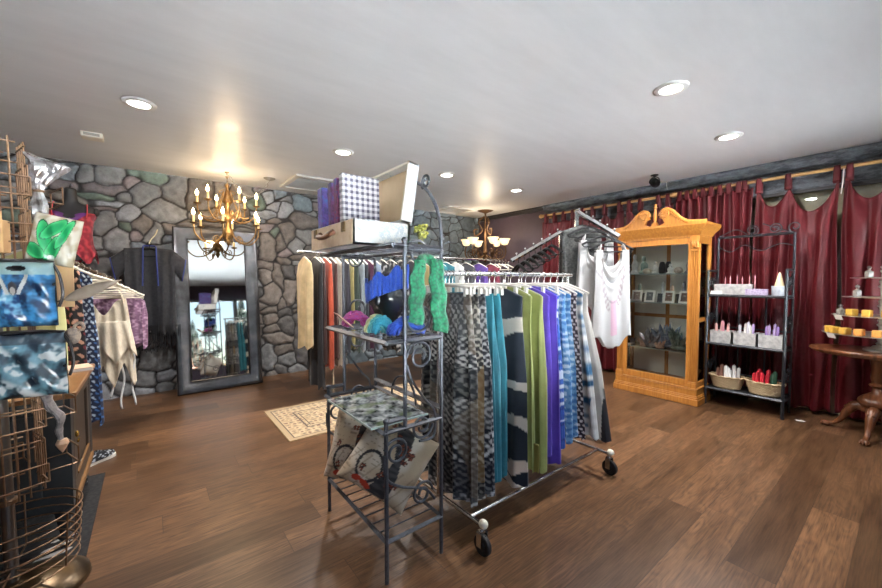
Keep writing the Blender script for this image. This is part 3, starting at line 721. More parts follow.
for a in (R(80), R(170), R(260), R(350)):
    obj('claw_leg', claw(a), WAL, tb, smooth=60)
# tiered stand
SILV = mat('polished_silver', (206, 202, 194), .3, .7)
ts = thing('tiered_stand', 'four tier silver display stand on the round wood table', 'stand', (4.73, .2, .717))
obj('foot', MB().lathe([(.0, 0), (.1, 0), (.1, .01), (.085, .018), (.06, .022), (.045, .04), (.02, .05)], 28), SILV, ts)
col_ = [(.018, .04)]
for z in (.13, .285, .44, .6):
    col_ += [(.018, z-.085), (.03, z-.07), (.018, z-.055), (.026, z-.03), (.014, z-.01), (.014, z+.01)]
col_ += [(.012, .64), (.022, .65), (.02, .665), (.01, .67), (.024, .69), (.0, .71)]
obj('column', MB().lathe(col_, 20), SILV, ts, smooth=60)
TZ = [(.13, .345), (.285, .29), (.44, .235), (.6, .19)]
for z, r in TZ:
    obj('tray', MB().lathe([(.012, z-.003), (r-.006, z-.003), (r, z+.004), (r-.008, z+.001), (.012, z+.002)], 44).xf(Matrix.Diagonal((.78, 1, 1, 1))), SILV, ts)
def tier(i, da, rr): # position on tier i, da = angle
    z, r = TZ[i]; return (4.73+.78*(r-rr)*math.cos(da), .2+(r-rr)*math.sin(da), .717+z+.003)
SOAP = {n: mat('soap_'+n, c_, .5, 0, tuple(v*.8 for v in c_), 40) for n, c_ in dict(yellow=(226, 178, 70), orange=(222, 150, 70), white=(234, 226, 206), amber=(214, 164, 64)).items()}
BOT = mat('grey_glass_bottle', (150, 146, 138), .15, 0, (96, 92, 88), 30); CAPM = mat('silver_cap', (170, 168, 164), .3, 1)
def soap(loc, c_, label, group, rz):
    t = obj('soap_block', MB().box((0, 0, .028), (.058, .05, .056), 0), SOAP[c_], smooth=0, bev=.006); put(t, loc, label, 'soap', group, rz)
for i, da in enumerate((R(105), R(123), R(141), R(159), R(177))):
    soap(tier(0, da, .045), ['yellow', 'amber', 'amber', 'orange', 'orange'][i], '%s soap cube on the lowest tray of the silver stand' % ['yellow', 'amber', 'amber', 'orange', 'orange'][i], 'soaps on the lowest tray', da)
for da in (R(197), R(217), R(237)): soap(tier(0, da, .045), 'white', 'white soap cube on the lowest tray of the silver stand', 'white soaps on the lowest tray', da)
for i, da in enumerate((R(140), R(163), R(186))): soap(tier(1, da, .045), 'yellow', 'yellow soap cube on the second tray of the silver stand', 'soaps on the second tray', da)
for da in (R(211), R(236)): soap(tier(1, da, .045), 'white', 'white soap cube on the second tray of the silver stand', 'white soaps on the second tray', da)
def bottle(loc, label, h=.075):
    t = thing('perfume_bottle', label, 'bottle', loc, 0, 'small bottles on the silver stand')
    obj('flask', MB().lathe([(.0, 0), (.026, 0), (.028, .006), (.028, h*.6), (.012, h*.72), (.01, h*.8), (0, h*.8)], 6), BOT, t, smooth=30)
    obj('stopper', MB().lathe([(.008, h*.8), (.01, h*.9), (.015, h*1.02), (.008, h*1.15), (0, h*1.2)], 12), CAPM, t)
bottle(tier(1, R(112), .045), 'grey glass bottle on the second tray of the silver stand')
bottle(tier(2, R(135), .045), 'grey glass bottle at the left of the third tray of the silver stand', .085)
bottle(tier(2, R(215), .05), 'grey glass bottle on the right of the third tray of the silver stand', .085)
bottle(tier(3, R(150), .04), 'dark bottle with white label on the top tray of the silver stand', .08)
put(obj('dark_tin', MB().bx((-.045, -.03, 0), (.045, .03, .05)), mat('dark_tin', (60, 60, 62), .35, .6, (200, 196, 186), 50), smooth=0, bev=.005), tier(3, R(225), .075), 'dark grey tin on the top tray of the silver stand', 'tin')
TAG = mat('white_card', (236, 234, 228), .6)
for i, da, lab in ((0, R(130), 'white paper tag hanging from the lowest tray edge'), (1, R(128), 'white paper tag hanging from the second tray edge')):
    p = tier(i, da, -.006); o = obj('paper_tag', MB().box((0, 0, -.022), (.002, .08, .044), M=Matrix.Rotation(R(25), 3, 'Y')), TAG, smooth=0)
    put(o, (p[0], p[1], p[2]+.004), lab, 'paper tag', None, da)
put(obj('paper_scrap', MB().grid(lambda u, v: (.03*(u-.5), .07*(v-.5), .004+.006*math.sin(u*3)*v), 6, 6), TAG, solid=.001), (4.72, .66, 0), 'white scrap of paper lying on the floor near the curtains', 'paper', None, .5)
# ================================================================ iron etagere in the foreground
EX0, EXM, EX1, EY0, EY1 = .80, .895, 1.095, 1.395, 2.04
et = thing('iron_etagere', 'wrought iron shelf stand with scrolls and arched back in the foreground', 'shelf stand', (.91, 1.72, 0))
Q = .0095
def leg(x, y, z): return obj('leg', MB().tube([(x, y, 0), (x, y, z)], Q, 8).ball((x, y, z+.004), (.014, .014, .012), 10, 6), DARK_IRON, et, W=True)
for y in (EY0, EY1):
    leg(EX0, y, .70); leg(EX1, y, 1.49)
    obj('mid_post', MB().tube([(EXM, y, .645), (EXM, y, 1.47 if y < 1.5 else 1.43)], Q, 8).ball((EXM, y, 1.474 if y < 1.5 else 1.43), (.014, .014, .012), 10, 6), DARK_IRON, et, W=True)
obj('back_arch', MB().tube([(EX1, EY0, 1.49)]+arc((EX1, (EY0+EY1)/2, 1.49), (EY1-EY0)/2, PI, 0, 24, 'yz')+[(EX1, EY1, 1.49)], .0085, 8), DARK_IRON, et, W=True)
obj('arch_scroll', MB().tube(spiral((EX1, 1.515, 1.775), .038, .012, -PI/4, 2.6*PI, 30, 'yz'), .0065, 8), DARK_IRON, et, W=True)
def frame_(z, x0, x1, y0, y1, r=.008):
    return MB().sq((x0, y0, z), (x1, y0, z), r*2).sq((x0, y1, z), (x1, y1, z), r*2).sq((x0, y0-.008, z), (x0, y1+.008, z), r*2).sq((x1, y0, z), (x1, y1, z), r*2)
obj('bottom_shelf_frame', frame_(.18, EX0, EX1, EY0, EY1), DARK_IRON, et, W=True, smooth=30)
m = MB()
for i in range(1, 9):
    y = EY0+(EY1-EY0)*i/9; m.bar((EX0, y, .183), (EX1, y, .183), .0035, 6)
bw = obj('bottom_shelf_wires', m, DARK_IRON, et, W=True); bw['kind'] = 'stuff'
obj('glass_shelf_frame', frame_(.655, EX0-.012, EX1, EY0, EY1), DARK_IRON, et, W=True, smooth=30)
obj('upper_shelf_frame', frame_(1.035, EX0, EX1, EY0, EY1), DARK_IRON, et, W=True, smooth=30)
obj('top_shelf_frame', frame_(1.447, EXM-.06, EX1, EY0, EY1+.12), DARK_IRON, et, W=True, smooth=30)
def pic(u, v, p):
    n = .5+.5*nz(p[0]*22, p[1]*22, 3)+.35*nz(p[0]*70, p[1]*70, 8)
    g = nz(p[0]*12+5, p[1]*12, 1)
    c = mixc(lin(44, 52, 58), lin(196, 202, 200), sm(.1, 1.1, n))
    return mixc(c, lin(92, 112, 62), .6*sm(.05, .4, g))
k = NT('painted_glass'); a = k.n('ShaderNodeVertexColor', layer_name='Col').outputs[0]
k.set(Base_Color=a, Roughness=.06, Specular_IOR_Level=.6)
m = MB().grid(lambda u, v: (.756+.29*u, 1.441+.485*v, .672), 50, 70, col=pic)
gs = obj('glass_panel', MB().bx((.755, 1.44, .6635), (1.05, 1.93, .6705)), glassmat('greenish_shelf_glass', (240, 246, 243), .06), et, W=True, smooth=0)
obj('printed_picture', m, k.m, gs, W=True)
obj('polished_edge', MB().bx((.7525, 1.4375, .6635), (.755, 1.93, .673)).bx((.755, 1.4375, .6635), (1.05, 1.44, .673)), mat('pale_glass_edge', (196, 212, 204), .25), gs, W=True, smooth=0)
UPM = MB()
for i in range(1, 8): UPM.bar((EX0, EY0+(EY1-EY0)*i/8, 1.038), (EX1, EY0+(EY1-EY0)*i/8, 1.038), .003, 6)
obj('upper_shelf_wires', UPM, DARK_IRON, et, W=True)['kind'] = 'stuff'
UPM = MB()
for i in range(1, 8): UPM.bar((EXM-.06, EY0+(EY1-EY0)*i/8, 1.45), (EX1, EY0+(EY1-EY0)*i/8, 1.45), .003, 6)
obj('top_shelf_wires', UPM, DARK_IRON, et, W=True)['kind'] = 'stuff'
# scrolls on the two ends, each its own piece
def scr(y, c, r, a0, turns, name='scroll'):
    obj(name, MB().tube(spiral((c[0], y, c[1]), r, r*.28, a0, a0+turns, 34), .0062, 8), DARK_IRON, et, W=True)
for y in (EY0, EY1):
    scr(y, (.965, 1.42), .062, PI, -3.2*PI); scr(y, (.972, 1.135), .072, -PI, 3.2*PI); scr(y, (.975, .96), .07, PI, -3.3*PI)
    scr(y, (.985, .64), .06, 0, -3.0*PI); scr(y, (.985, .33), .058, 0, 3.0*PI); scr(y, (.85, .56), .062, PI*.9, -3.2*PI)
    obj('side_brace', MB().tube(cat([(.905, y, .93), (.93, y, .86), (1.0, y, .76), (1.055, y, .69), (1.05, y, .58), (.97, y, .575)], 8), .0062, 8), DARK_IRON, et, W=True)
    obj('side_brace', MB().tube(cat([(.79, y, .56), (.8, y, .46), (.87, y, .4), (1.0, y, .345), (1.055, y, .28)], 8), .0062, 8), DARK_IRON, et, W=True)
    obj('shoulder_bar', MB().sq((EX0, y, .70), (EXM, y, .70), .016), DARK_IRON, et, W=True, smooth=30)
    obj('top_side_bar', MB().sq((EXM, y, 1.43), (EX1, y, 1.43), .014), DARK_IRON, et, W=True, smooth=30)
obj('long_brace', MB().sq((EX1, EY0, .70), (EX1, EY1, .70), .02), DARK_IRON, et, W=True, smooth=30)
obj('front_loop', MB().tube(arc((EX0, 1.72, .662), .12, 0, PI, 16, 'yz'), .006, 8).xf(Matrix.Translation((.29, 0, 0))), DARK_IRON, et, W=True)
# --- suitcase on the top shelf
SX0, SX1, SY0, SY1, SZ = .738, 1.035, 1.57, 2.09, 1.4585
k = NT('marbled_paper'); n1 = k.noise(k.obj((3, 3, 3)), 3, 6, .75)
k.set(Base_Color=k.ramp(n1, [(.3, lin(222, 226, 228)), (.5, lin(236, 234, 230)), (.56, lin(188, 198, 206)), (.62, lin(234, 232, 228))]), Roughness=.55); MARB = k.m
LINEN = mat('cream_case_lining', (222, 196, 158), .7, 0, (206, 176, 136), 5)
su = thing('open_suitcase', 'white marbled open suitcase with raised lid on top of the iron stand', 'suitcase', ((SX0+SX1)/2, (SY0+SY1)/2, SZ))
t_ = .01; h_ = .112
obj('case_shell', MB().bx((SX0, SY0, SZ), (SX1, SY1, SZ+t_)).bx((SX0, SY0, SZ), (SX0+t_, SY1, SZ+h_)).bx((SX1-t_, SY0, SZ), (SX1, SY1, SZ+h_)).bx((SX0, SY0, SZ), (SX1, SY0+t_, SZ+h_)).bx((SX0, SY1-t_, SZ), (SX1, SY1, SZ+h_)), MARB, su, W=True, smooth=0)
obj('front_panel', MB().bx((SX0-.003, SY0+.0, SZ+.002), (SX0-.0005, SY1, SZ+h_-.002)), mat('tan_map_paper', (214, 190, 160), .65, 0, (190, 160, 128), 22), su, W=True, smooth=0)
hd = MB().tube(cat([(SX0-.008, 1.76, SZ+.075), (SX0-.028, 1.77, SZ+.06), (SX0-.03, 1.82, SZ+.052), (SX0-.03, 1.87, SZ+.052), (SX0-.028, 1.92, SZ+.06), (SX0-.008, 1.93, SZ+.075)], 5), .013, 8)
obj('handle', hd, mat('brown_leather', (96, 60, 38), .5), su, W=True)
for y in (1.66, 2.02):
    obj('latch', MB().box((SX0-.006, y, SZ+.085), (.008, .035, .045)), mat('aged_brass', (110, 88, 56), .4, .8), su, W=True, smooth=0, bev=.002)
ld = MB().bx((0, 0, 0), (.009, SY1-SY0, .30)).bx((-.05, 0, 0), (0, .009, .30)).bx((-.05, SY1-SY0-.009, 0), (0, SY1-SY0, .30)).bx((-.05, 0, .291), (0, SY1-SY0, .30)).bx((-.05, 0, 0), (0, SY1-SY0, .009))
Ml = Matrix.Translation((SX1+.004, SY0, SZ+h_+.004)) @ Matrix.Rotation(R(9), 4, 'Y')
lid = obj('lid', ld.xf(Ml), MARB, su, W=True, smooth=0)
obj('lid_lining', MB().bx((-.004, .01, .01), (-.001, SY1-SY0-.01, .29)).xf(Ml), LINEN, lid, W=True, smooth=0)
obj('lid_rim', MB().bx((-.053, .0, .288), (-.05, SY1-SY0, .30)).bx((-.053, 0, 0), (-.05, .012, .30)).xf(Ml), mat('cream_rim', (232, 222, 204), .6), lid, W=True, smooth=0)
# books/albums standing in the suitcase
k = NT('gingham'); g = k.n('ShaderNodeSeparateXYZ', {0: k.obj((34, 34, 34))})
cx_ = k.math('LESS_THAN', k.math('FRACT', g.outputs[0]), .5); cz_ = k.math('LESS_THAN', k.math('FRACT', g.outputs[2]), .5)
k.set(Base_Color=k.mix(k.math('MULTIPLY', k.math('ADD', cx_, cz_), .5), lin(232, 228, 230), lin(62, 56, 78)), Roughness=.7); GING = k.m
def album(x0, x1, y, th, h, m_, label, lean):
    t = thing('fabric_album', label, 'album', ((x0+x1)/2, y, SZ+t_))
    w = x1-x0; Mr = Matrix.Rotation(lean, 4, 'X')
    obj('cover', MB().bx((-w/2, 0, 0), (w/2, .006, h)).bx((-w/2, th-.006, 0), (w/2, th, h)).bx((-w/2, .0, 0), (-w/2+.005, th, h)).xf(Mr), m_, t, smooth=0)
    obj('pages', MB().bx((-w/2+.005, .006, .004), (w/2-.005, th-.006, h-.005)).xf(Mr), mat('cream_rim', (232, 222, 204), .6), t, smooth=0)
def bat(nm, a, b, c): 
    k = NT(nm); n1 = k.noise(k.obj(), 26, 4, .7); k.set(Base_Color=k.ramp(n1, [(.35, lin(*a)), (.5, lin(*b)), (.65, lin(*c))]), Roughness=.7); return k.m
album(.785, .99, 1.78, .035, .36, GING, 'grey and white gingham covered album standing in the suitcase', R(-2))
album(.78, .975, 1.835, .04, .345, bat('plum_batik', (58, 22, 52), (112, 40, 74), (40, 52, 110)), 'plum red patterned album just behind the gingham one', R(-2))
album(.775, .965, 1.895, .04, .335, bat('wine_batik', (66, 28, 48), (96, 44, 90), (60, 74, 120)), 'wine purple patterned album third from the front in the suitcase', R(-3))
album(.762, .96, 1.985, .065, .325, bat('blue_batik', (44, 40, 92), (84, 60, 128), (56, 92, 140)), 'blue purple patterned album furthest back in the suitcase', R(-3))
# dried flowers on the top shelf corner
fl = thing('dried_flower_bunch', 'small yellow green dried flower bunch behind the suitcase lid', 'flowers', (1.04, 1.48, 1.4555))
obj('stem_bundle', MB().lathe([(.016, 0), (.012, .04), (.02, .07), (0, .075)], 10), mat('dry_stem', (96, 92, 50), .8), fl)
rd = random.Random(5); m = MB()
for i in range(22):
    a, r, z = rd.uniform(0, 6.3), rd.uniform(0, .035), rd.uniform(.05, .105)
    m.ball((r*math.cos(a), r*math.sin(a), z), (.011, .011, .009), 6, 5)
obj('blossoms', m, mat('yellow_green_blossom', (168, 160, 66), .7, 0, (84, 92, 44), 60), fl)
# mannequin head with crown hat
hx, hy, hz = .965, 1.67, 1.042
hd = thing('mannequin_head', 'glossy black mannequin head on the upper shelf of the iron stand', 'mannequin head', (hx, hy, hz), R(-150))
m = MB()
def face(u, v):
    a = 2*PI*u; t = PI*v
    x = .078*math.sin(t)*math.cos(a); y = .1*math.sin(t)*math.sin(a); z = .13*math.cos(t)
    if z < 0: x *= 1+.35*z/.13; y *= 1+.22*z/.13
    f = max(0, math.sin(a))*math.sin(t)      # front is +y
    fx = abs(x)
    y += .03*math.exp(-(x/.013)**2)*sm(-.05, -.02, z)*(1-sm(.0, .045, z))*(f > .3)    # nose
    y -= .012*math.exp(-((fx-.032)/.016)**2-((z-.015)/.014)**2)*f                      # eye sockets
    y += .008*math.exp(-((fx-.032)/.02)**2-((z-.045)/.012)**2)*f                       # brows
    y += .008*math.exp(-(x/.022)**2-((z+.062)/.007)**2)*f+.008*math.exp(-(x/.02)**2-((z+.08)/.007)**2)*f
    y += .012*math.exp(-(x/.022)**2-((z+.11)/.014)**2)*f
    return (x, y, z+.165)
m.grid(face, 64, 56, True)
obj('head', m, mat('glossy_black', (34, 34, 36), .2), hd)
obj('neck', MB().lathe([(.068, 0), (.066, .012), (.05, .03), (.046, .1), (.02, .14)], 20, (0, -.015, 0)), bpy.data.materials['glossy_black'], hd)
for s in (-1, 1): obj('ear', MB().ball((s*.079, -.01, .16), (.012, .02, .032), 10, 8), bpy.data.materials['glossy_black'], hd)
k = NT('royal_blue_knit'); wv = k.noise(k.obj((1, 1, .5)), 150, 2)
k.set(Base_Color=k.mix(wv, lin(5, 38, 118), lin(22, 76, 178)), Roughness=.85, Sheen_Weight=.3); k.bump(wv, .7, .006); BLUEK = k.m
hat = MB()
def crown(u, v):
    a = 2*PI*u
    pk = (.5+.5*math.cos(a*7))
    top = .092+.04*pk
    z = .012+(top-.012)*v
    r = .93+.035*math.sin(a*26)+.04*v
    return (.092*r*math.cos(a), .112*r*math.sin(a), z+.186+.04*math.sin(a)-.02)
hat.grid(crown, 168, 16, True)
tag(obj('crown_hat', hat.xf(Matrix.Translation((hx, hy, hz)) @ Matrix.Rotation(R(-150), 4, 'Z')), BLUEK, at=(hx, hy, hz+.2), solid=.008), 'royal blue knitted crown hat worn by the black mannequin head', 'hat')
# yarn bunches: each a heap of looped yarn
def yarn(label, loc, r, cols, sd, n=26, th=.009, name='yarn_cowl'):
    rd = random.Random(sd); M_ = []
    t = thing(name, label, 'knitwear', loc)
    for ci, c_ in enumerate(cols):
        m = MB()
        for i in range(n):
            a0 = rd.uniform(0, 6.3); pts = []
            ex = ((ci+.5)/len(cols)-.5)*1.5*r[1] if len(cols) > 1 else 0
            rr = rd.uniform(.45, 1.0)
            for q in range(13):
                a = a0+q*.42+rd.uniform(-.1, .1)
                hz_ = abs(math.sin(q*.5+a0))
                pts.append((r[0]*rr*math.cos(a)*.9, ex+(r[1]*rr*math.sin(a)*(1 if len(cols) == 1 else .42)), th+.004+(r[2]-th)*hz_*math.sqrt(max(.05, 1-(rr*.8)**2))))
            m.tube(cat(pts, 3), th, 6)
        obj('yarn_loops', m, c_, t)
    return t
def ymat(n, a, b): return mat('yarn_'+n, a, .9, 0, b, 70, .6, sheen=.3)
PINKY = ymat('pink', (196, 60, 130), (150, 70, 160)); BLUY = ymat('blue', (16, 48, 138), (30, 76, 176))
yarn('magenta and violet looped yarn cowl at the left end of the upper shelf', (.90, 1.89, 1.042), (.07, .1, .085), [PINKY], 3, 34, .009)
yarn('cream to teal ruffled yarn cowl in front of the mannequin head', (.872, 1.585, 1.042), (.055, .075, .09), [ymat('teal', (36, 140, 158), (60, 160, 190)), ymat('aqua', (120, 196, 190), (70, 160, 170)), ymat('cream', (222, 214, 160), (196, 200, 150))], 5, 12, .008)
yarn('royal blue cabled yarn cowl right of the cream and teal one', (.955, 1.475, 1.042), (.1, .06, .085), [BLUY], 8, 34, .009)
cd = obj('pink_card', MB().box((0, 0, .05), (.004, .11, .1), M=Matrix.Rotation(R(-48), 3, 'Y')), mat('blush_paper', (228, 186, 168), .7, 0, (206, 150, 140), 60), smooth=0)
put(cd, (.775, 1.765, 1.055), 'blush pink paper card leaning at the front of the upper shelf', 'card', None, R(-12))
# green crochet scarf draped over the near top bar
k = NT('emerald_crochet'); vo = k.n('ShaderNodeTexVoronoi', {'Vector': k.obj((1, 1, 1)), 'Scale': 75}).outputs['Distance']
k.set(Base_Color=k.ramp(vo, [(.0, lin(16, 124, 84)), (.5, lin(8, 98, 64)), (.8, lin(3, 56, 38))]), Roughness=.85, Sheen_Weight=.25); k.bump(vo, .5, .002)
sc = thing('crochet_scarf', 'emerald green crochet scarf draped over the near end of the iron stand', 'scarf', (.98, 1.38, 1.4))
def tail(x0, zt, zb, wd, lean, y):
    def fn(u, v):
        a = 2*PI*u; w = wd*(.75+.25*sm(0, .4, v)); 
        x = x0+w*math.cos(a)+lean*v+.006*math.sin(v*16)
        yy = y-.018*v+.017*math.sin(a)*(1+.25*math.cos(a*6))+.002*math.sin(v*40+a*3)
        return (x, yy, zt+(zb-zt)*v-.018*math.cos(a)*v*(.6))
    return MB().grid(fn, 36, 46, True)
sw = tail(.945, 1.385, 1.115, .038, -.03, 1.357)
obj('left_tail', sw, k.m, sc, W=True, smooth=180)
obj('right_tail', tail(1.034, 1.39, 1.07, .044, .01, 1.353), k.m, sc, W=True, smooth=180)
obj('shoulder_fold', MB().tube(cat([(.95, 1.352, 1.35), (.965, 1.372, 1.385), (.99, 1.385, 1.395), (1.015, 1.372, 1.39), (1.035, 1.352, 1.35)], 6), .022, 12), k.m, sc, W=True)
# pillows with a printed dark band, script lines and butterflies
def ell(u, v, cu, cv, a, b, th=0):
    c, s = math.cos(th), math.sin(th); x, y = (u-cu)*c+(v-cv)*s, -(u-cu)*s+(v-cv)*c
    return (x/a)**2+(y/b)**2
def pillow_print(sd):
    rd = random.Random(sd)
    bf = [(rd.uniform(.15, .85), rd.uniform(.12, .88), rd.uniform(0, 6)) for _ in range(12)]
    def col(u, v, p):
        c = lin(196, 172, 142)
        c = mixc(c, lin(220, 206, 186), sm(-.2, .4, nz(u*4, v*4, sd)))
        # script lines
        if math.sin(v*110) > .55 and nz(u*24, v*9, sd+4) > .12 and u < .4: c = mixc(c, lin(120, 100, 80), .6)
        if math.sin(u*40+v*18) > .9 and v > .55: c = mixc(c, lin(150, 130, 108), .6)
        # dark curved dress shape
        xc = .5+.1*math.sin(v*3.2+sd); wd = .05+.1*abs(math.cos(v*2.6+.3))
        if abs(u-xc) < wd and .04 < v < .97: c = mixc(lin(58, 54, 54), lin(86, 80, 78), sm(-.3, .4, nz(u*9, v*22, 2)))
        if .75 < ell(u, v, .3, .68, .17, .2) < 1.12: c = lin(62, 56, 54)
        for a, b, th in bf:
            for s in (-1, 1):
                for du, dv, w, h in ((.026, .016, .026, .019), (.02, -.016, .018, .015)):
                    x, y = du*s, dv; X_, Y_ = a+x*math.cos(th)-y*math.sin(th), b+x*math.sin(th)+y*math.cos(th)
                    e = ell(u, v, X_, Y_, w, h, th)
                    if e < 1: c = lin(140, 74, 52) if e < .5 else lin(70, 42, 36)
        if ell(u, v, .36, .9, .09, .04, .3) < 1 or ell(u, v, .22, .88, .06, .04, -.3) < 1: c = lin(196, 62, 36)
        return c
    return col
PILM = vmat('printed_linen', .8, .1)
def pillow(label, M_, sd, loc):
    t = thing('throw_pillow', label, 'pillow', loc)
    pc = pillow_print(sd)
    def side(s):
        def fn(u, v):
            x, y = 2*u-1, 2*v-1
            th = .085*max(0, (1-x**4)*(1-y**4))**.55
            pin = 1-.06*(x*x*y*y*0+ (1-abs(x))*0)-.05*(1-x*x)*(y*y)-.05*(1-y*y)*(x*x)
            z = .182*y*pin; xx = .182*x*pin
            return (xx, s*th+.004*math.sin(x*7+sd)*math.cos(y*6), z)
        return fn
    m = MB().grid(side(-1), 72, 72, col=lambda u, v, p: pc(u, 1-v, p)).xf(M_)
    obj('printed_front', m, PILM, t, smooth=180)
    m = MB().grid(side(1), 24, 24, col=lambda u, v, p: lin(232, 228, 220)).xf(M_)
    obj('plain_back', m, PILM, t, smooth=180)
def pm(rz, lean, roll): return Matrix.Rotation(R(rz), 4, 'Z') @ Matrix.Rotation(R(lean), 4, 'X') @ Matrix.Rotation(R(roll), 4, 'Y')
pillow('butterfly print pillow at the back of the bottom shelf of the iron stand', pm(-38, -16, 10), 2, (.925, 1.86, .395))
pillow('butterfly print pillow at the front of the bottom shelf, leaning with one corner up', pm(-28, -18, 34), 6, (.935, 1.6, .425))

# ================================================================ rolling garment rack
RX0, RX1, RY, RZT = 1.24, 2.42, 1.6, 1.335
rr = thing('rolling_rack', 'chrome rolling garment rack loaded with colourful long garments', 'garment rack', ((RX0+RX1)/2, RY, 0))
obj('top_rail', MB().bar((RX0-.03, RY, RZT), (RX1+.05, RY, RZT), .0125, 12), CHROME, rr, W=True)
for x in (RX0, RX1):
    obj('upright', MB().bar((x, RY, .135), (x, RY, RZT-.012), .0125, 12), CHROME, rr, W=True)
    obj('end_bar', MB().tube([(x, 1.27, .14), (x, 1.95, .14)], .011, 10), CHROME, rr, W=True)
for y in (1.35, 1.87):
    obj('base_bar', MB().bar((RX0, y, .14), (RX1, y, .14), .0105, 10), CHROME, rr, W=True)
for x in (RX0, RX1):
    for y, s in ((1.27, -1), (1.95, 1)):
        cs = obj('caster', MB().bar((x, y, .115), (x, y, .16), .011).box((x, y-.028, .07), (.006, .0, .07)).bx((x-.022, y-.012, .105), (x+.022, y+.012, .118)).bx((x-.024, y-.02, .045), (x-.02, y+.012, .112)).bx((x+.02, y-.02, .045), (x+.024, y+.012, .112)), CHROME, rr, W=True, smooth=30)
        obj('wheel', MB().lathe([(.0, -.016), (.02, -.016), (.024, -.01), (.046, -.013), (.05, -.008), (.05, .008), (.046, .013), (.024, .01), (.02, .016), (.0, .016)], 28, (x, y-.008, .0505), Matrix.Rotation(PI/2, 3, 'Y')), RUBBER, cs, W=True, smooth=30)
        obj('end_knob', MB().ball((x, y+s*.012, .152), (.021, .024, .021), 14, 10), mat('ivory_knob', (236, 228, 208), .4), rr, W=True)

# hangers: prototype pieces with the hook on the rail at the local origin; local x is the hanger width
def hook_pts(rr_=.0165, drop=.055):
    return [(0, 0, -drop)]+[(0, 0, -drop*.6)]+[(rr_*math.cos(a), 0, rr_*math.sin(a)*1.0) for a in [R(-70-0)+0, R(-30), R(10), R(50), R(90), R(130), R(170), R(205)]]
def hanger_proto(kind, w, m_):
    body = MB()
    if kind == 'clip':
        body.tube([(-w, 0, -.075), (-w*.3, 0, -.062), (0, 0, -.058), (w*.3, 0, -.062), (w, 0, -.075)], .007, 8)
        return body, [MB().bx((s*w*.82-.009, -.009, -.118), (s*w*.82+.009, .009, -.07)) for s in (-1, 1)]
    body.tube(cat([(-w, 0, -.125), (-w*.55, 0, -.088), (0, 0, -.058), (w*.55, 0, -.088), (w, 0, -.125)], 4), .012 if m_ == BLACK_PL else .0065 if w > .2 else .0085, 8)
    body.tube([(-w, 0, -.125), (-w*.9, 0, -.142), (w*.9, 0, -.142), (w, 0, -.125)], .005, 6)
    return body, None
HP = {}
def hanger(kind, loc, rz, label, group, w=.2, m_=None, hook=None, cls='clothes_hanger'):
    key = (kind, w, m_.name)
    if key not in HP:
        t = thing(cls, label, 'hanger', loc, rz, group)
        b_, c_ = hanger_proto(kind, w, m_)
        hb = obj('shoulder_bar', b_, m_, t)
        for q_ in (c_ or []): obj('clip', q_, m_, hb, smooth=0)
        obj('hook', MB().tube(hook_pts(), .003, 6), hook or CHROME, t)
        HP[key] = t; return t
    return dup(HP[key], loc, rz, label, group)

# garments: closed folded lofts hanging from the local origin (rail centre)
def garment(levels, folds=7, amp=.02, sd=0, nu=96, nv=70, hem=.0, hemn=5, col=None, flare=.5, sag=0):
    """levels: (v, z, half width, half thickness, x offset)"""
    def fn(u, v):
        a = 2*PI*u; z, hw, ht, xo = interp(levels, v)
        c, s = math.cos(a), math.sin(a)
        x = hw*math.copysign(abs(c)**.75, c); y = ht*math.copysign(abs(s)**.8, s)
        k_ = sm(.03, .55, v)
        ff = math.sin(a*folds+sd)+.5*math.sin(a*folds*1.7+sd*2+2*v)+.35*math.sin(a*3+sd+2.5*v)
        y += amp*k_*ff*(.35+.65*abs(s)); x += amp*k_*ff*c*.5
        zz = z+hem*v**4*math.sin(a*hemn+sd)*.5-sag*max(0, 1-abs(x/max(hw, .01)))**2*(1-v)**6
        return (x+xo, y, zz)
    return MB().grid(fn, nu, nv, True, col=col)
def hang(name, label, cat_, loc, rz, mb, m_, group=None):
    o = obj(name, mb, m_, smooth=180, solid=0); return put(o, loc, label, cat_, group, rz)
def skirt(zb, w0, w1, th=.02, xo=0.0): return [(0, -.108, w0, .010, 0), (.06, -.16, w0*1.03, th*.9, 0), (.4, -.45, (w0+w1)/2, th, xo*.4), (1, -(RZT-zb), w1, th*1.25, xo)]
def dress(zb, w0, w1, th=.022, xo=0.0): return [(0, -.062, .035, .012, 0), (.03, -.085, w0*.55, .014, 0), (.07, -.125, w0, .018, 0), (.2, -.25, w0*.98, th, 0), (.5, -.6, (w0+w1)/2, th, xo*.4), (1, -(RZT-zb), w1, th*1.2, xo)]
K = lin(22, 24, 30); W_ = lin(226, 222, 214)
def paisley(dark, light, tan, sd):
    def col(u, v, p):
        x, y, z = p; s = (x if abs(y) >= 0 else x); t = -z
        band = math.floor(t/.16); q = (t % .16)/.16
        a = math.sin(s*150+band)*math.cos(t*(128 if band % 2 else 190))
        b_ = nz(s*70, t*70, sd+band)+.5*nz(s*22, t*26, sd)
        f = .5+.5*(a*.7+b_*.9)
        base = sm(.42, .7, f)
        if band % 3 == 0: base = base*.3
        elif band % 3 == 1: base = .12+.88*base
        c = mixc(dark, light, base)
        if math.sin(s*46+band) > .5: c = mixc(c, dark, .45)
        if nz(s*6, t*3, sd+9) > .18: c = mixc(c, tan, .55)
        return c
    return col
def abstract(u, v, p):
    x, y, z = p
    q = math.sin(z*21+2.6*nz(x*4, z*3, 3)+x*5); c = lin(30, 38, 50)
    if q > .72: c = lin(222, 210, 196)
    if z < -1.02 and nz(x*9, z*9, 7) > .0: c = lin(226, 206, 186)
    if nz(x*5, z*4, 11) > .5 and z < -.9: c = lin(188, 128, 84)
    return c
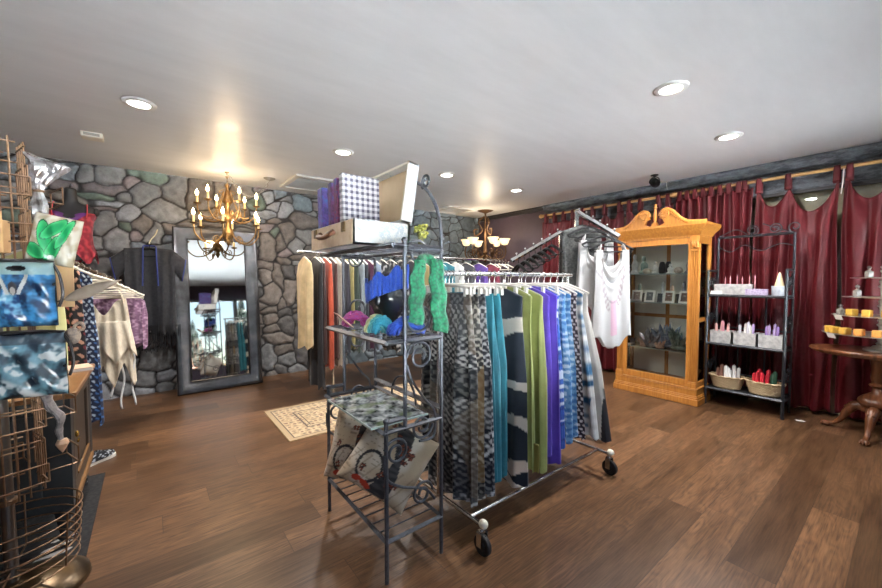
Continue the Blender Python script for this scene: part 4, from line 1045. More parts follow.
def bluep(u, v, p):
    n = nz(p[0]*38, p[2]*38, 1)+.6*nz(p[0]*16, p[2]*14, 4)
    return lin(222, 232, 240) if n > .28 else lin(36, 84, 168) if n > -.3 else lin(24, 56, 130)
def lightb(sd):
    def col(u, v, p):
        n = math.sin(p[2]*150)*.5+nz(p[0]*40, p[2]*60, sd)+.3*math.sin(p[0]*120)
        return lin(206, 222, 232) if n > .35 else lin(112, 158, 196) if n > -.35 else lin(66, 116, 168)
    return col
def polka(u, v, p):
    a, b_ = p[0]/.03, p[2]/.024
    i = math.floor(b_); fx = (a+(.5 if i % 2 else 0)) % 1-.5; fz = b_ % 1-.5
    return lin(232, 216, 212) if fx*fx*1.1+fz*fz*.8 < .085 else lin(46, 28, 40)
def greyp(u, v, p):
    s = p[0]+.06*math.sin(p[2]*3); c = lin(198, 194, 190)
    if .13 < s < .2+.05*p[2]*-1: c = lin(28, 82, 118)
    if s < -.19+.02*math.sin(p[2]*5): c = lin(40, 40, 46)
    return mixc(c, lin(220, 218, 214), sm(-.3, .3, nz(p[0]*5, p[2]*20, 3)))
CV = vmat('printed_cloth'); 
TEAL = mat('teal_cloth', (38, 124, 138), .7, 0, (28, 98, 114), 8, .1, sheen=.3); GREEN = mat('chartreuse_cloth', (158, 164, 96), .75, 0, (136, 144, 78), 8, .1, sheen=.3)
PURPLE = mat('violet_cloth', (88, 58, 176), .7, 0, (68, 42, 150), 7, .1, sheen=.3)
V = -PI/2   # garment width runs along world y, local +x points to -y (towards the camera side)
def gl(x, y=RY): return (x, y, RZT)
items = [
 (1.285, skirt(.17, .2, .235, .022), paisley(lin(24, 26, 32), lin(196, 192, 188), lin(120, 104, 86), 2), CV, 'maxi_skirt', 'black and white paisley maxi skirt hanging first on the front rack', 'skirt', 'clip', 8),
 (1.335, skirt(.185, .2, .245, .022), paisley(lin(34, 30, 30), lin(206, 198, 184), lin(150, 116, 70), 5), CV, 'maxi_skirt', 'black and tan paisley maxi skirt second from the left on the front rack', 'skirt', 'clip', 7),
 (1.385, skirt(.19, .2, .25, .022), paisley(lin(26, 28, 40), lin(208, 206, 206), lin(96, 92, 96), 8), CV, 'maxi_skirt', 'black white scroll print maxi skirt touching the teal ones', 'skirt', 'clip', 9),
 (1.45, skirt(.24, .19, .235, .022), None, TEAL, 'wrap_skirt', 'left teal skirt beside the black white printed skirts', 'skirt', 'clip', 7),
 (1.505, skirt(.25, .19, .24, .022), None, TEAL, 'wrap_skirt', 'right teal skirt next to the bold abstract navy robe', 'skirt', 'clip', 6),
 (1.62, dress(.17, .25, .29, .04), abstract, CV, 'kimono_robe', 'navy and cream bold abstract print robe on the front rack', 'robe', 'tube', 5),
 (1.74, dress(.2, .22, .25, .024), None, GREEN, 'shawl', 'left chartreuse green shawl beside the navy abstract robe', 'shawl', 'tube', 5),
 (1.805, dress(.19, .245, .27, .03), None, GREEN, 'shawl', 'fringed chartreuse green shawl touching the violet one', 'shawl', 'tube', 6),
 (1.885, dress(.25, .23, .255, .026), None, PURPLE, 'dress', 'violet dress hanging between the green shawl and the blue prints', 'dress', 'tube', 5),
 (1.95, dress(.19, .24, .275, .03), None, PURPLE, 'dress', 'longer violet dress with hem near the base bar', 'dress', 'tube', 7),
 (2.02, dress(.26, .205, .25, .022), bluep, CV, 'dress', 'royal blue and white blotchy print dress right of the violet dresses', 'dress', 'tube', 6),
 (2.085, dress(.28, .205, .26, .022), lightb(3), CV, 'dress', 'sky blue fine print dress left of its pale twin', 'dress', 'tube', 6),
 (2.145, dress(.3, .205, .265, .022), lightb(8), CV, 'dress', 'paler sky blue print dress just before the dotted one', 'dress', 'tube', 7),
 (2.215, dress(.27, .205, .275, .024), polka, CV, 'dress', 'dark plum dress with pale dots at the right of the front rack', 'dress', 'tube', 6),
 (2.29, dress(.27, .2, .29, .026), greyp, CV, 'robe', 'grey robe with teal stripe near the right end of the front rack', 'robe', 'tube', 5),
 (2.36, dress(.25, .19, .33, .03), lambda u, v, p: lin(44, 42, 46) if p[0] > .318 else lin(196, 190, 182), CV, 'robe', 'taupe robe with black edge, last on the front rack', 'robe', 'tube', 5),
]
for i, (x, lv, cf, m_, nm, lab, ct, hk, fo) in enumerate(items):
    if ct == 'robe' and i > 12: lv = [(a, b_, c, d, .03*a*(1 if i == 14 else 1.3)) for a, b_, c, d, e in lv]
    big = cf is not None
    hang(nm, lab, ct, gl(x), V, garment(lv, fo, .024 if i < 5 else .018, i*1.7, (220 if i < 3 else 140) if big else 80, (210 if i < 3 else 130) if big else 50, .02, 5, cf), m_)
    hanger('clip' if hk == 'clip' else 'tube', gl(x), V, 'white %s hanger holding a garment on the front rack rail' % ('clip' if hk == 'clip' else 'plastic'), 'white %s hangers on the front rack' % hk, .2 if hk == 'clip' else .205, WHITE_PL)
# extra clip hangers without garments between the skirts
for x in (1.31, 1.42, 1.54, 1.66, 1.755, 1.91, 2.05):
    hanger('clip', gl(x), V+.03*math.sin(x*50), 'white clip hanger holding a garment on the front rack rail', 'white clip hangers on the front rack', .2, WHITE_PL)
fr = MB(); rd = random.Random(2)
for i in range(46):
    y0_ = 1.335+.09*(i/45); x0_ = 1.752+.008*((i*7) % 5)/5
    fr.tube([(x0_, y0_, .36), (x0_+.004, y0_, .28), (x0_+rd.uniform(-.008, .008), y0_+rd.uniform(-.005, .005), .2)], .0035, 5)
tag(obj('tassel_fringe', fr, mat('gold_green_fringe', (150, 142, 70), .7, sheen=.4), at=(1.79, 1.4, .3)), 'gold green fringe hanging from the hem of the chartreuse shawl', 'fringe')['kind'] = 'stuff'
# ---------------------------------------------------------------- four-way stand behind the rack
fs_ = thing('display_stand', 'square chrome garment stand with sloping knobbed arms behind the front rack', 'garment stand', (2.85, 1.8, 0))
obj('tall_post', MB().sq((2.85, 1.8, .02), (2.85, 1.8, 1.88), .028), CHROME, fs_, W=True, smooth=30)
obj('short_post', MB().sq((2.82, 1.93, .02), (2.82, 1.93, 1.72), .028), CHROME, fs_, W=True, smooth=30)
obj('cross_base', MB().box((2.85, 1.85, .025), (.62, .05, .03)).box((2.85, 1.85, .025), (.05, .62, .03)), CHROME, fs_, W=True, smooth=30)
def arm(a, b, n):
    o = obj('sloping_arm', MB().sq(a, b, .026), CHROME, fs_, W=True, smooth=30)
    for i in range(n):
        t = (i+.4)/n; m = MB(); p = [a[j]+(b[j]-a[j])*t for j in range(3)]
        m.bar((p[0], p[1], p[2]), (p[0], p[1], p[2]+.034), .006, 6).ball((p[0], p[1], p[2]+.036), .009, 8, 6)
        obj('stop_knob', m, CHROME, o, W=True)
A1 = ((2.85, 1.8, 1.87), (2.85, 1.44, 1.63)); A2 = ((2.82, 1.93, 1.71), (2.36, 2.08, 1.455))
arm(*A1, 6); arm(*A2, 6)
def on(A, t, dz=-.02): return tuple(A[0][j]+(A[1][j]-A[0][j])*t+(dz if j == 2 else 0) for j in range(3))
# hangers on the right arm (face-out) and left arm
GREYPL = mat('grey_hanger', (34, 33, 35), .7, spec=.2)
AH = R(-38)
for t in (.3, .48, .66, .84):
    hanger('tube', on(A1, t, -.008), AH, 'dark grey hanger on the right sloping arm of the chrome stand', 'dark grey hangers on the right arm', .17, GREYPL, GREYPL)
for t in (.2, .31, .42, .53, .64, .75, .86):
    hanger('tube', on(A2, t, -.008), R(60), 'black hanger bunched on the left sloping arm of the chrome stand', 'black hangers on the left arm', .19, BLACK_PL, BLACK_PL)
WT = mat('white_jersey', (206, 204, 203), .8, 0, (192, 190, 190), 14, .1, sheen=.2)
def tank(label, loc, rz, print_, sd, zb=-.72, wd=.17):
    t = thing('tank_top', label, 'top', loc, rz)
    def front(s):
        def fn(u, v):
            x = 2*u-1
            # straps at the top, scoop between
            zt = -.20+(.07 if abs(x) > .62 else -.10*math.cos(x/.62*PI/2)*(1.1 if s < 0 else .6))
            z = zt+(zb-zt)*v; w = wd*(.92+.18*v)
            z += .018*math.sin(x*9+sd)*v**5+.12*abs(x)*v**4
            y = s*(.022+.012*math.sin(x*8+sd)*v+.02*v*math.cos(x*PI/2))
            if s < 0: y -= .03*math.exp(-((v-.08)/.12)**2)*math.cos(x*PI/2)*math.sin(v*40)*.5
            return (w*x, y, z)
        return fn
    def col(u, v, p):
        c = lin(204, 202, 202)
        if print_:
            x = 2*u-1
            if abs(x-.05) < .16 and .35 < v < .82: c = mixc(c, lin(222, 170, 196), .75)
            if ell(x, v, -.42, .34, .3, .1, .5) < 1 and math.sin(x*40+v*70) > -.2: c = mixc(c, lin(150, 130, 136), .7)
            if ell(x, v, .48, .3, .3, .1, -.5) < 1 and math.sin(x*40-v*70) > -.2: c = mixc(c, lin(160, 138, 142), .7)
            if abs(v-.28-.1*math.cos(x*2.4)) < .012: c = mixc(c, lin(150, 140, 150), .6)
        return c
    obj('front', MB().grid(front(-1), 48, 60, col=col), CV, t, smooth=180, solid=.002)
    obj('back', MB().grid(front(1), 24, 30, col=lambda u, v, p: lin(196, 194, 194)), CV, t, smooth=180, solid=.002)
    for s in (-1, 1):
        obj('strap', MB().tube([(s*wd*.76, -.022, -.15), (s*wd*.66, -.012, -.1), (s*wd*.62, 0, -.088), (s*wd*.66, .012, -.1), (s*wd*.76, .022, -.15)], .014, 8, flat=.35), WT, t)
tank('white tank top with pink and grey print on the right chrome arm', on(A1, .84, -.008), AH, True, 1, -.9, .135)
tank('plain white tank top behind the printed one on the chrome arm', on(A1, .48, -.008), AH, False, 4, -.70, .14)
hang('lace_blouse', 'dark grey lace top hanging close to the chrome post', 'top', on(A1, .14, -.03), AH, garment([(0, -.06, .04, .012, 0), (.1, -.1, .16, .02, 0), (1, -.55, .15, .03, 0)], 6, .012, 3, 60, 40, .03), mat('charcoal_lace', (46, 46, 46), .85, 0, (96, 96, 94), 60))
hanger('tube', on(A1, .14, -.03), AH, 'dark grey hanger on the right sloping arm of the chrome stand', 'dark grey hangers on the right arm', .17, GREYPL, GREYPL)
# ================================================================ leaning mirror
mx = thing('floor_mirror', 'tall pewter framed mirror leaning on the stone wall', 'mirror', (.685, 5.1, 0))
ML, MW, FW = 1.93, .88, .145
Mm = Matrix.Rotation(R(-6.6), 4, 'X')
def fprof(w): # (inset, y) of the frame profile from the outer edge inwards; y negative = towards the room
    return [(0, .05), (0, -.012), (.012, -.026), (.03, -.03), (.06, -.02), (.1, .002), (.125, .008), (.135, .004), (.145, .012), (.145, .03)]
pr_ = fprof(0); vs = []; fs = []
for ins, y in pr_:
    a, b_ = MW/2-ins, ins
    vs += [(-a, y, b_), (a, y, b_), (a, y, ML-b_), (-a, y, ML-b_)]
for i in range(len(pr_)-1):
    for j in range(4): fs.append((i*4+j, i*4+(j+1) % 4, i*4+4+(j+1) % 4, i*4+4+j))
n_ = len(pr_)-1
fs += [tuple((0+j, n_*4+j, n_*4+(j+1) % 4, 0+(j+1) % 4)) for j in range(4)]
k = NT('pewter_frame'); f = k.noise(k.obj((2, 2, 2)), 2.2, 4, .6)
k.set(Base_Color=k.ramp(f, [(.3, lin(62, 60, 60)), (.5, lin(82, 81, 83)), (.7, lin(104, 100, 96))]), Metallic=.85, Roughness=.3)
obj('frame', MB().add(vs, fs).xf(Mm), k.m, mx, smooth=35)
obj('bevel_strip', MB().add([(s*(MW/2-FW+.002), .016, ML-FW+.002) if q == 2 else p for q, p in ()], []).bx((-MW/2+FW-.012, .012, FW-.012), (-MW/2+FW+.0, .016, ML-FW+.012)).bx((MW/2-FW, .012, FW-.012), (MW/2-FW+.012, .016, ML-FW+.012)).xf(Mm), mat('silver_liner', (186, 184, 180), .25, .9), mx, smooth=0)
obj('mirror_glass', MB().bx((-MW/2+FW-.01, .014, FW-.01), (MW/2-FW+.01, .02, ML-FW+.01)).xf(Mm), MIRR, mx, smooth=0)

# ================================================================ gilded chandelier
GOLD = mat('antique_gold', (150, 116, 70), .38, .8, (104, 78, 46), 30)
BRONZE = mat('dark_bronze', (70, 50, 34), .45, .7, (100, 72, 46), 40)
FLAME = mat('flame_bulb', (255, 226, 178), .3, emit=11)
IVORY = mat('ivory_candle_sleeve', (226, 196, 140), .5)
CH = (.745, 4.88, HC)
ch = thing('candle_chandelier', 'gilded two tier chandelier with lit flame bulbs before the mirror', 'chandelier', CH)
obj('ceiling_hook', MB().lathe([(.0, 0), (.022, -.002), (.02, -.01), (.006, -.014), (.005, -.03), (0, -.03)][::-1], 14).tube(arc((0, 0, -.045), .016, -PI*.9, PI*.6, 14), .004, 6), GOLD, ch)
def chain(a, b_, sag, lk, r_):
    m = MB(); A, B = Vector(a), Vector(b_); n = max(2, int((B-A).length*1.05/lk))
    P = [A+(B-A)*i/n-Vector((0, 0, sag*4*(i/n)*(1-i/n))) for i in range(n+1)]
    for i in range(n):
        d = (P[i+1]-P[i]); q = d.to_track_quat('Z', 'Y').to_matrix() @ Matrix.Rotation((i % 2)*PI/2, 3, 'Z')
        c_ = (P[i]+P[i+1])/2; L = d.length*.66
        m.tube([c_+q @ Vector((L*.42*math.cos(t), 0, L*math.sin(t))) for t in [2*PI*j/10 for j in range(10)]], r_, 5, True)
    return m
obj('chain', chain((0, 0, -.05), (0, 0, -.15), 0, .026, .003), GOLD, ch)['kind'] = 'stuff'
col_ = [(.0, -.13), (.02, -.14), (.026, -.16), (.012, -.18), (.02, -.21), (.04, -.3), (.052, -.34), (.03, -.36), (.022, -.4), (.018, -.46), (.03, -.48), (.05, -.5), (.055, -.53), (.028, -.56), (.024, -.62), (.05, -.65), (.062, -.69), (.05, -.73), (.02, -.76), (.028, -.785), (.012, -.82), (.0, -.84)]
obj('column', MB().lathe(col_[::-1], 24), GOLD, ch, smooth=60)
def cand(t, a, r, z, hs):
    d = Vector((math.cos(a), math.sin(a), 0)); P = d*r+Vector((0, 0, z))
    obj('drip_pan', MB().lathe([(.008, -.012), (.03, -.004), (.04, .006), (.036, .006), (.026, .0), (.0, .0)], 16, P), t[1], t[0])
    obj('candle_sleeve', MB().lathe([(.0125, 0), (.0125, hs), (.0, hs)], 12, P), t[2], t[0])
    obj('flame_bulb', MB().lathe([(.008, hs), (.016, hs+.02), (.017, hs+.032), (.01, hs+.055), (.003, hs+.072), (0, hs+.078)], 12, P), FLAME, t[0])
for k_ in range(6):
    a = R(14+60*k_); d = Vector((math.cos(a), math.sin(a), 0))
    arm_ = cat([d*.045+Vector((0, 0, -.69)), d*.13+Vector((0, 0, -.79)), d*.25+Vector((0, 0, -.8)), d*.33+Vector((0, 0, -.72)), d*.345+Vector((0, 0, -.625))], 7)
    o = obj('lower_arm', MB().tube(arm_, .0075, 8).tube([d*.12+Vector((0, 0, -.76))+Vector((0, 0, 1))*p[2]+d*p[0] for p in spiral((0, 0, 0), .045, .012, -PI/2, 2.6*PI, 20)], .005, 6), GOLD, ch)
    cand((o, GOLD, IVORY), a, .345, -.61, .085)
for k_ in range(6):
    a = R(44+60*k_); d = Vector((math.cos(a), math.sin(a), 0))
    arm_ = cat([d*.03+Vector((0, 0, -.5)), d*.11+Vector((0, 0, -.56)), d*.21+Vector((0, 0, -.55)), d*.28+Vector((0, 0, -.47)), d*.295+Vector((0, 0, -.385))], 7)
    o = obj('upper_arm', MB().tube(arm_, .007, 8).tube([d*.1+Vector((0, 0, -.47))+Vector((0, 0, 1))*p[2]+d*p[0] for p in spiral((0, 0, 0), .04, .012, -PI/2, 2.6*PI, 20)], .005, 6), GOLD, ch)
    cand((o, GOLD, IVORY), a, .295, -.37, .085)
for k_ in range(6):
    a = R(14+60*k_); d = Vector((math.cos(a), math.sin(a), 0))
    obj('bead_strand', MB().tube([d*.04+Vector((0, 0, -.22))+d*(.22*t)+Vector((0, 0, -.3*t-.12*math.sin(PI*t))) for t in [i/16 for i in range(17)]], [.004+.003*(i % 2) for i in range(17)], 6), GOLD, ch)
obj('top_scrolls', MB().tube([(.03+.05*math.sin(t), 0, -.2-.02*t) for t in [i*.2 for i in range(16)]], .005, 6).tube([(-.03-.05*math.sin(t), 0, -.2-.02*t) for t in [i*.2 for i in range(16)]], .005, 6).tube([(0, .03+.05*math.sin(t), -.2-.02*t) for t in [i*.2 for i in range(16)]], .005, 6).tube([(0, -.03-.05*math.sin(t), -.2-.02*t) for t in [i*.2 for i in range(16)]], .005, 6), GOLD, ch)
lamp('chandelier_glow', 'POINT', (CH[0], CH[1], HC-.26), 6, (1, .74, .45), shadow_soft_size=.12)
lamp('chandelier_glow', 'POINT', (CH[0], CH[1]-.2, HC-.5), 7, (1, .74, .45), shadow_soft_size=.12)
cp = thing('ceiling_canopy', 'small round pewter ceiling canopy with a swagged chain right of the gilded chandelier', 'ceiling canopy', (1.19, 4.86, HC))
obj('plate', MB().lathe([(.0, -.026), (.02, -.026), (.05, -.016), (.066, -.006), (.066, -.0005)], 24), mat('pewter_plate', (150, 146, 138), .4, .6), cp)
obj('swag_chain', chain((0, 0, -.03), (CH[0]-1.19+.03, CH[1]-4.86, -.055), .2, .024, .0025), mat('pewter_plate', (150, 146, 138), .4, .6), cp)['kind'] = 'stuff'
# ================================================================ bell shade chandelier in the far corner
C2 = (4.72, 4.76, HC)
c2 = thing('bell_shade_chandelier', 'bronze scroll chandelier with cream bell shades in the far corner', 'chandelier', C2)
obj('ceiling_plate', MB().lathe([(.0, -.05), (.02, -.05), (.05, -.035), (.1, -.02), (.14, -.0005)], 24), BRONZE, c2)
obj('stem', MB().lathe([(.0, -.92), (.02, -.9), (.035, -.86), (.02, -.8), (.05, -.74), (.03, -.66), (.02, -.5), (.035, -.42), (.016, -.36), (.016, -.05)], 18), BRONZE, c2)
for k_ in range(3):
    a = R(20+120*k_); d = Vector((math.cos(a), math.sin(a), 0))
    obj('upper_scroll', MB().tube(cat([d*.02+Vector((0, 0, -.1)), d*.12+Vector((0, 0, -.2)), d*.05+Vector((0, 0, -.34)), d*.17+Vector((0, 0, -.44)), d*.2+Vector((0, 0, -.34)), d*.13+Vector((0, 0, -.33))], 8), .011, 7), BRONZE, c2)
SHADE = mat('cream_glass_shade', (250, 222, 176), .4, emit=.75)
for k_ in range(6):
    a = R(8+60*k_); d = Vector((math.cos(a), math.sin(a), 0))
    o = obj('arm', MB().tube(cat([d*.03+Vector((0, 0, -.78)), d*.14+Vector((0, 0, -.84)), d*.3+Vector((0, 0, -.84)), d*.36+Vector((0, 0, -.74)), d*.34+Vector((0, 0, -.62))], 8), .011, 7).tube([d*.24+Vector((0, 0, -.74))+Vector((0, 0, 1))*p[2]+d*p[0] for p in spiral((0, 0, 0), .08, .02, -PI/2, 2.7*PI, 24)], .008, 6), BRONZE, c2)
    P = d*.34+Vector((0, 0, -.6))
    obj('bell_shade', MB().lathe([(.02, -.01), (.05, .0), (.066, .03), (.072, .06), (.098, .1), (.094, .1), (.066, .06), (.06, .032), (.04, .008), (.0, .004)], 24, P), SHADE, o, smooth=60)
lamp('corner_chandelier_glow', 'POINT', (C2[0]-.1, C2[1]-.1, HC-.42), 9, (1, .8, .55), shadow_soft_size=.15)

# ================================================================ small ceiling things
VENTW = mat('white_vent', (206, 204, 200), .5)
def vent(x0, x1, y0, y1, label, lou):
    t = thing('ceiling_vent', label, 'vent', ((x0+x1)/2, (y0+y1)/2, HC))
    w, d = (x1-x0)/2, (y1-y0)/2
    obj('vent_frame', MB().bx((-w, -d, -.022), (w, -d+.05, -.0005)).bx((-w, d-.05, -.022), (w, d, -.0005)).bx((-w, -d+.05, -.022), (-w+.05, d-.05, -.0005)).bx((w-.05, -d+.05, -.022), (w, d-.05, -.0005)), VENTW, t, smooth=0)
    m = MB(); n = int((y1-y0-.1)/.05)
    for i in range(n): m.box((0, -d+.07+i*.05, -.012), (2*w-.1, .04, .003), M=Matrix.Rotation(R(25), 3, 'X'))
    obj('louvre_panel', m.bx((-w+.05, -d+.05, -.004), (w-.05, d-.05, -.001)), VENTW, t, smooth=0)
vent(1.38, 2.05, 4.45, 5.15, 'white square ceiling vent above the stone wall behind the suitcase', True)
vent(3.9, 4.5, 4.78, 5.3, 'white ceiling vent panel next to the corner chandelier', True)
t = thing('alarm_box', 'white rectangular alarm box on the ceiling at the left', 'alarm', (-.32, 4.31, HC), R(0))
obj('housing', MB().bx((-.07, -.06, -.045), (.07, .06, -.0005)), mat('cream_plastic', (226, 220, 206), .45), t, smooth=0, bev=.008)
obj('grille', MB().bx((-.05, -.062, -.034), (.05, -.059, -.012)), mat('grey_grille', (150, 144, 134), .6), t, smooth=0)
t = thing('ceiling_spotlight', 'small black spotlight on the ceiling before the curtains', 'spotlight', (4.68, 1.95, HC))
obj('mount', MB().lathe([(.0, -.03), (.012, -.03), (.014, -.012), (.04, -.008), (.04, -.0005)], 18).bar((0, 0, -.06), (0, 0, -.02), .008), BLACK_PL, t)
obj('lamp_head', MB().lathe([(.0, -.055), (.03, -.05), (.045, -.03), (.05, .04), (.046, .045), (.04, .02), (0, .01)], 20, (0, .0, -.085), Matrix.Rotation(R(100), 3, 'Y')), BLACK_PL, t, smooth=50)
obj('yoke', MB().tube(arc((0, 0, -.08), .056, 0, PI, 14, 'yz'), .006, 6), BLACK_PL, t)
tag(obj('hanging_wire', MB().tube([(5.0, 1.94, HC-.001), (4.995, 1.94, 2.45), (5.0, 1.933, 2.395)], .002, 5), WHITE_PL, at=(5.0, 1.94, HC)), 'thin wire dangling from the ceiling right of the black spotlight', 'wire')

# ================================================================ oriental rug
RGX0, RGX1, RGY0, RGY1 = .885, 2.55, 3.09, 3.95
def rugc(u, v, p):
    x, y = p[0]-RGX0, p[1]-RGY0; w, h = RGX1-RGX0, RGY1-RGY0
    e = min(x, w-x, y, h-y)
    c0, c1, dk = lin(172, 146, 110), lin(192, 168, 132), lin(78, 60, 48)
    if e < .045: return c0
    if e < .055 or .205 < e < .217 or .245 < e < .253: return dk
    sx, sy = abs(x-w/2), abs(y-h/2)
    f = math.sin(sx*64)*math.sin(sy*64)+.9*nz(sx*26, sy*26, 3)+.5*math.sin(sx*31+4*math.sin(sy*22))*math.cos(sy*37)
    if e < .205: f = math.sin(x*58)*math.sin(y*58)+.7*nz(sx*30, sy*30, 1)
    if f > .7: return lin(122, 88, 66)
    if f < -.75: return lin(120, 106, 88)
    return c1 if f > -.1 else c0
rg = thing('oriental_rug', 'beige patterned oriental rug lying behind the iron stand', 'rug', ((RGX0+RGX1)/2, (RGY0+RGY1)/2, 0))
obj('pile', MB().grid(lambda u, v: (RGX0+(RGX1-RGX0)*u, RGY0+(RGY1-RGY0)*v, .009), 330, 180, col=rugc), vmat('rug_pile', .95, .2), rg, W=True)
obj('backing', MB().bx((RGX0, RGY0, .0005), (RGX1, RGY1, .0085)), mat('rug_backing', (190, 164, 126), .9), rg, W=True, smooth=0)

# ================================================================ mannequin torso on the wall
mn = thing('dress_form', 'black headless torso form hung high on the stone wall', 'dress form', (-.575, 5.27, 1.5))
TL = [(0, .13, .10), (.14, .125, .105), (.3, .145, .115), (.4, .155, .12), (.46, .175, .10), (.50, .20, .075), (.535, .185, .062), (.56, .11, .055), (.58, .06, .052), (.62, .05, .05), (.70, .048, .05)]
def torso(off, z0, z1, dz=0.0):
    def fn(u, v):
        z = z0+(z1-z0)*v; hw, ht = interp(TL, z); a = 2*PI*u
        x = (hw+off)*math.copysign(abs(math.cos(a))**.85, math.cos(a)); y = (ht+off)*math.sin(a)
        if math.sin(a) < 0: y -= .035*math.exp(-((abs(x)-.07)/.045)**2-((z-.38)/.07)**2)
        return (x, y, z)
    return fn
BLKF = mat('black_form', (40, 38, 38), .5)
obj('torso', MB().grid(torso(0, 0, .70), 48, 50, True), BLKF, mn)
obj('neck_cap', MB().ball((0, 0, .70), (.049, .05, .022), 20, 8).lathe([(.008, .71), (.006, .74), (.0, .745)], 8), BLKF, mn)
for s in (-1, 1): obj('shoulder_cap', MB().ball((s*.185, 0, .495), (.028, .052, .045), 14, 10), BLKF, mn)
def rc(u, v, p):
    n = nz(p[0]*40, p[2]*26, 2); c = mixc(lin(128, 18, 38), lin(190, 62, 72), sm(-.2, .5, n))
    if abs(p[0]) < .02+.9*max(0, p[2]-.34) and p[2] > .34 and p[1] < 0: c = lin(104, 40, 120)
    return c
def red(u, v):
    p = torso(.012, .02, .47)(u, v); a = 2*PI*u
    if p[2] > .33: p = (p[0], p[1], p[2]-(.035*math.exp(-(p[0]/.06)**2) if p[1] < 0 else .02)*sm(.33, .47, p[2]))
    fl_ = max(0, .26-p[2])
    return (p[0]*(1+fl_*1.5), p[1]*(1+fl_*.9)+.018*math.sin(a*14)*fl_*4, p[2]-.06*math.sin(a*5)*(1-v)**3)
ct_ = thing('lace_camisole', 'red and coral lace top with purple neckline on the black torso form', 'top', (-.575, 5.27, 1.5))
obj('bodice', MB().grid(red, 110, 70, True, col=rc), vmat('red_lace', .7, .3), ct_, smooth=180)
for s in (-1, 1): obj('strap', MB().tube(cat([(s*.12, -.1, .42), (s*.125, -.085, .48), (s*.12, -.02, .555), (s*.12, .05, .54), (s*.12, .1, .45)], 5), .014, 8, flat=.4), mat('coral_strap', (206, 66, 74), .7), ct_)
obj('wall_hook', MB().tube([(0, .0, .735), (0, .02, .76), (0, .13, .77)], .005, 6), BLACK_IRON, mn)

# ================================================================ black kimono with blue trim on the wall
km = thing('fringed_kimono', 'black fringed kimono with blue trim hanging on the stone wall', 'kimono', (.035, 5.2, 1.7))
SHEER = mat('black_crepe', (26, 26, 30), .8, 0, (44, 44, 48), 30, .1, sheen=.3)
def kpan(x0, x1, y, ztop, zbot, sl=0.1):
    return lambda u, v: (x0+(x1-x0)*u+.02*(x0+x1)*v*1.2, y+.014*math.sin(u*11+v*2)*(.3+v)-.01*v, ztop-sl*abs(x0+(x1-x0)*u)+(zbot-ztop)*v+.02*math.sin(u*17)*v)
obj('back_panel', MB().grid(kpan(-.2, .2, .035, -.04, -.98), 40, 30), SHEER, km, smooth=180, solid=.002)
for s in (-1, 1):
    f_ = MB().grid(kpan(s*.055, s*.215, -.035, -.045, -.98), 24, 30)
    fp = obj('front_panel', f_, SHEER, km, smooth=180, solid=.002)
    obj('blue_trim', MB().tube([(s*(.055+.012*v), -.045-.01*v, -.045-.42*v) for v in [i/20 for i in range(21)]], .0065, 6), mat('cobalt_trim', (28, 42, 112), .6), fp)
    def slv(u, v, s=s):
        a = 2*PI*u; L = .0+.125*v
        c_ = (s*(.18+L), 0, -.09-.14*v); 
        return (c_[0]+.05*math.cos(a)*s*.6*0+s*.02*math.cos(a), .042*math.sin(a), c_[2]-.06+(.085+.035*v)*math.cos(a))
    sv = obj('sleeve', MB().grid(slv, 26, 10, True), SHEER, km, smooth=180, solid=.002)
    obj('sleeve_trim', MB().tube([slv(i/20, 1.0) for i in range(20)], .006, 6, True), mat('cobalt_trim', (28, 42, 112), .6), sv)
rd = random.Random(9); fr = MB()
for i in range(90):
    x = -.26+.52*i/89; y = (.03 if i % 2 else -.05)
    fr.tube([(x, y, -.9), (x+rd.uniform(-.01, .01), y, -1.06), (x+rd.uniform(-.02, .02), y, -1.1-rd.uniform(.0, .1))], .003, 4)
obj('hem_fringe', fr, mat('black_fringe', (22, 22, 26), .7), km)['kind'] = 'stuff'
obj('neck_band', MB().tube(cat([(-.055, -.035, -.05), (-.05, .02, -.03), (0, .035, -.025), (.05, .02, -.03), (.055, -.035, -.05)], 5), .008, 6), mat('cobalt_trim', (28, 42, 112), .6), km)
HP.clear()
t = hanger('tube', (.035, 5.2, 1.7), 0, 'black hanger holding the fringed kimono on the stone wall', 'kimono hanger', .19, BLACK_PL, BLACK_PL)
nl = tag(obj('wall_hook', MB().tube([(.035, 5.42, 1.73), (.035, 5.22, 1.695), (.035, 5.19, 1.699), (.035, 5.185, 1.712)], .004, 6).tube(cat([(.035, 5.2, 1.70), (.05, 5.2, 1.74), (.09, 5.22, 1.8), (.11, 5.24, 1.86)], 5), [.006]*15+[.004], 6), mat('straw_tie', (206, 196, 160), .7), at=(.035, 5.4, 1.72)), 'straw coloured wall hook above the black fringed kimono', 'hook')

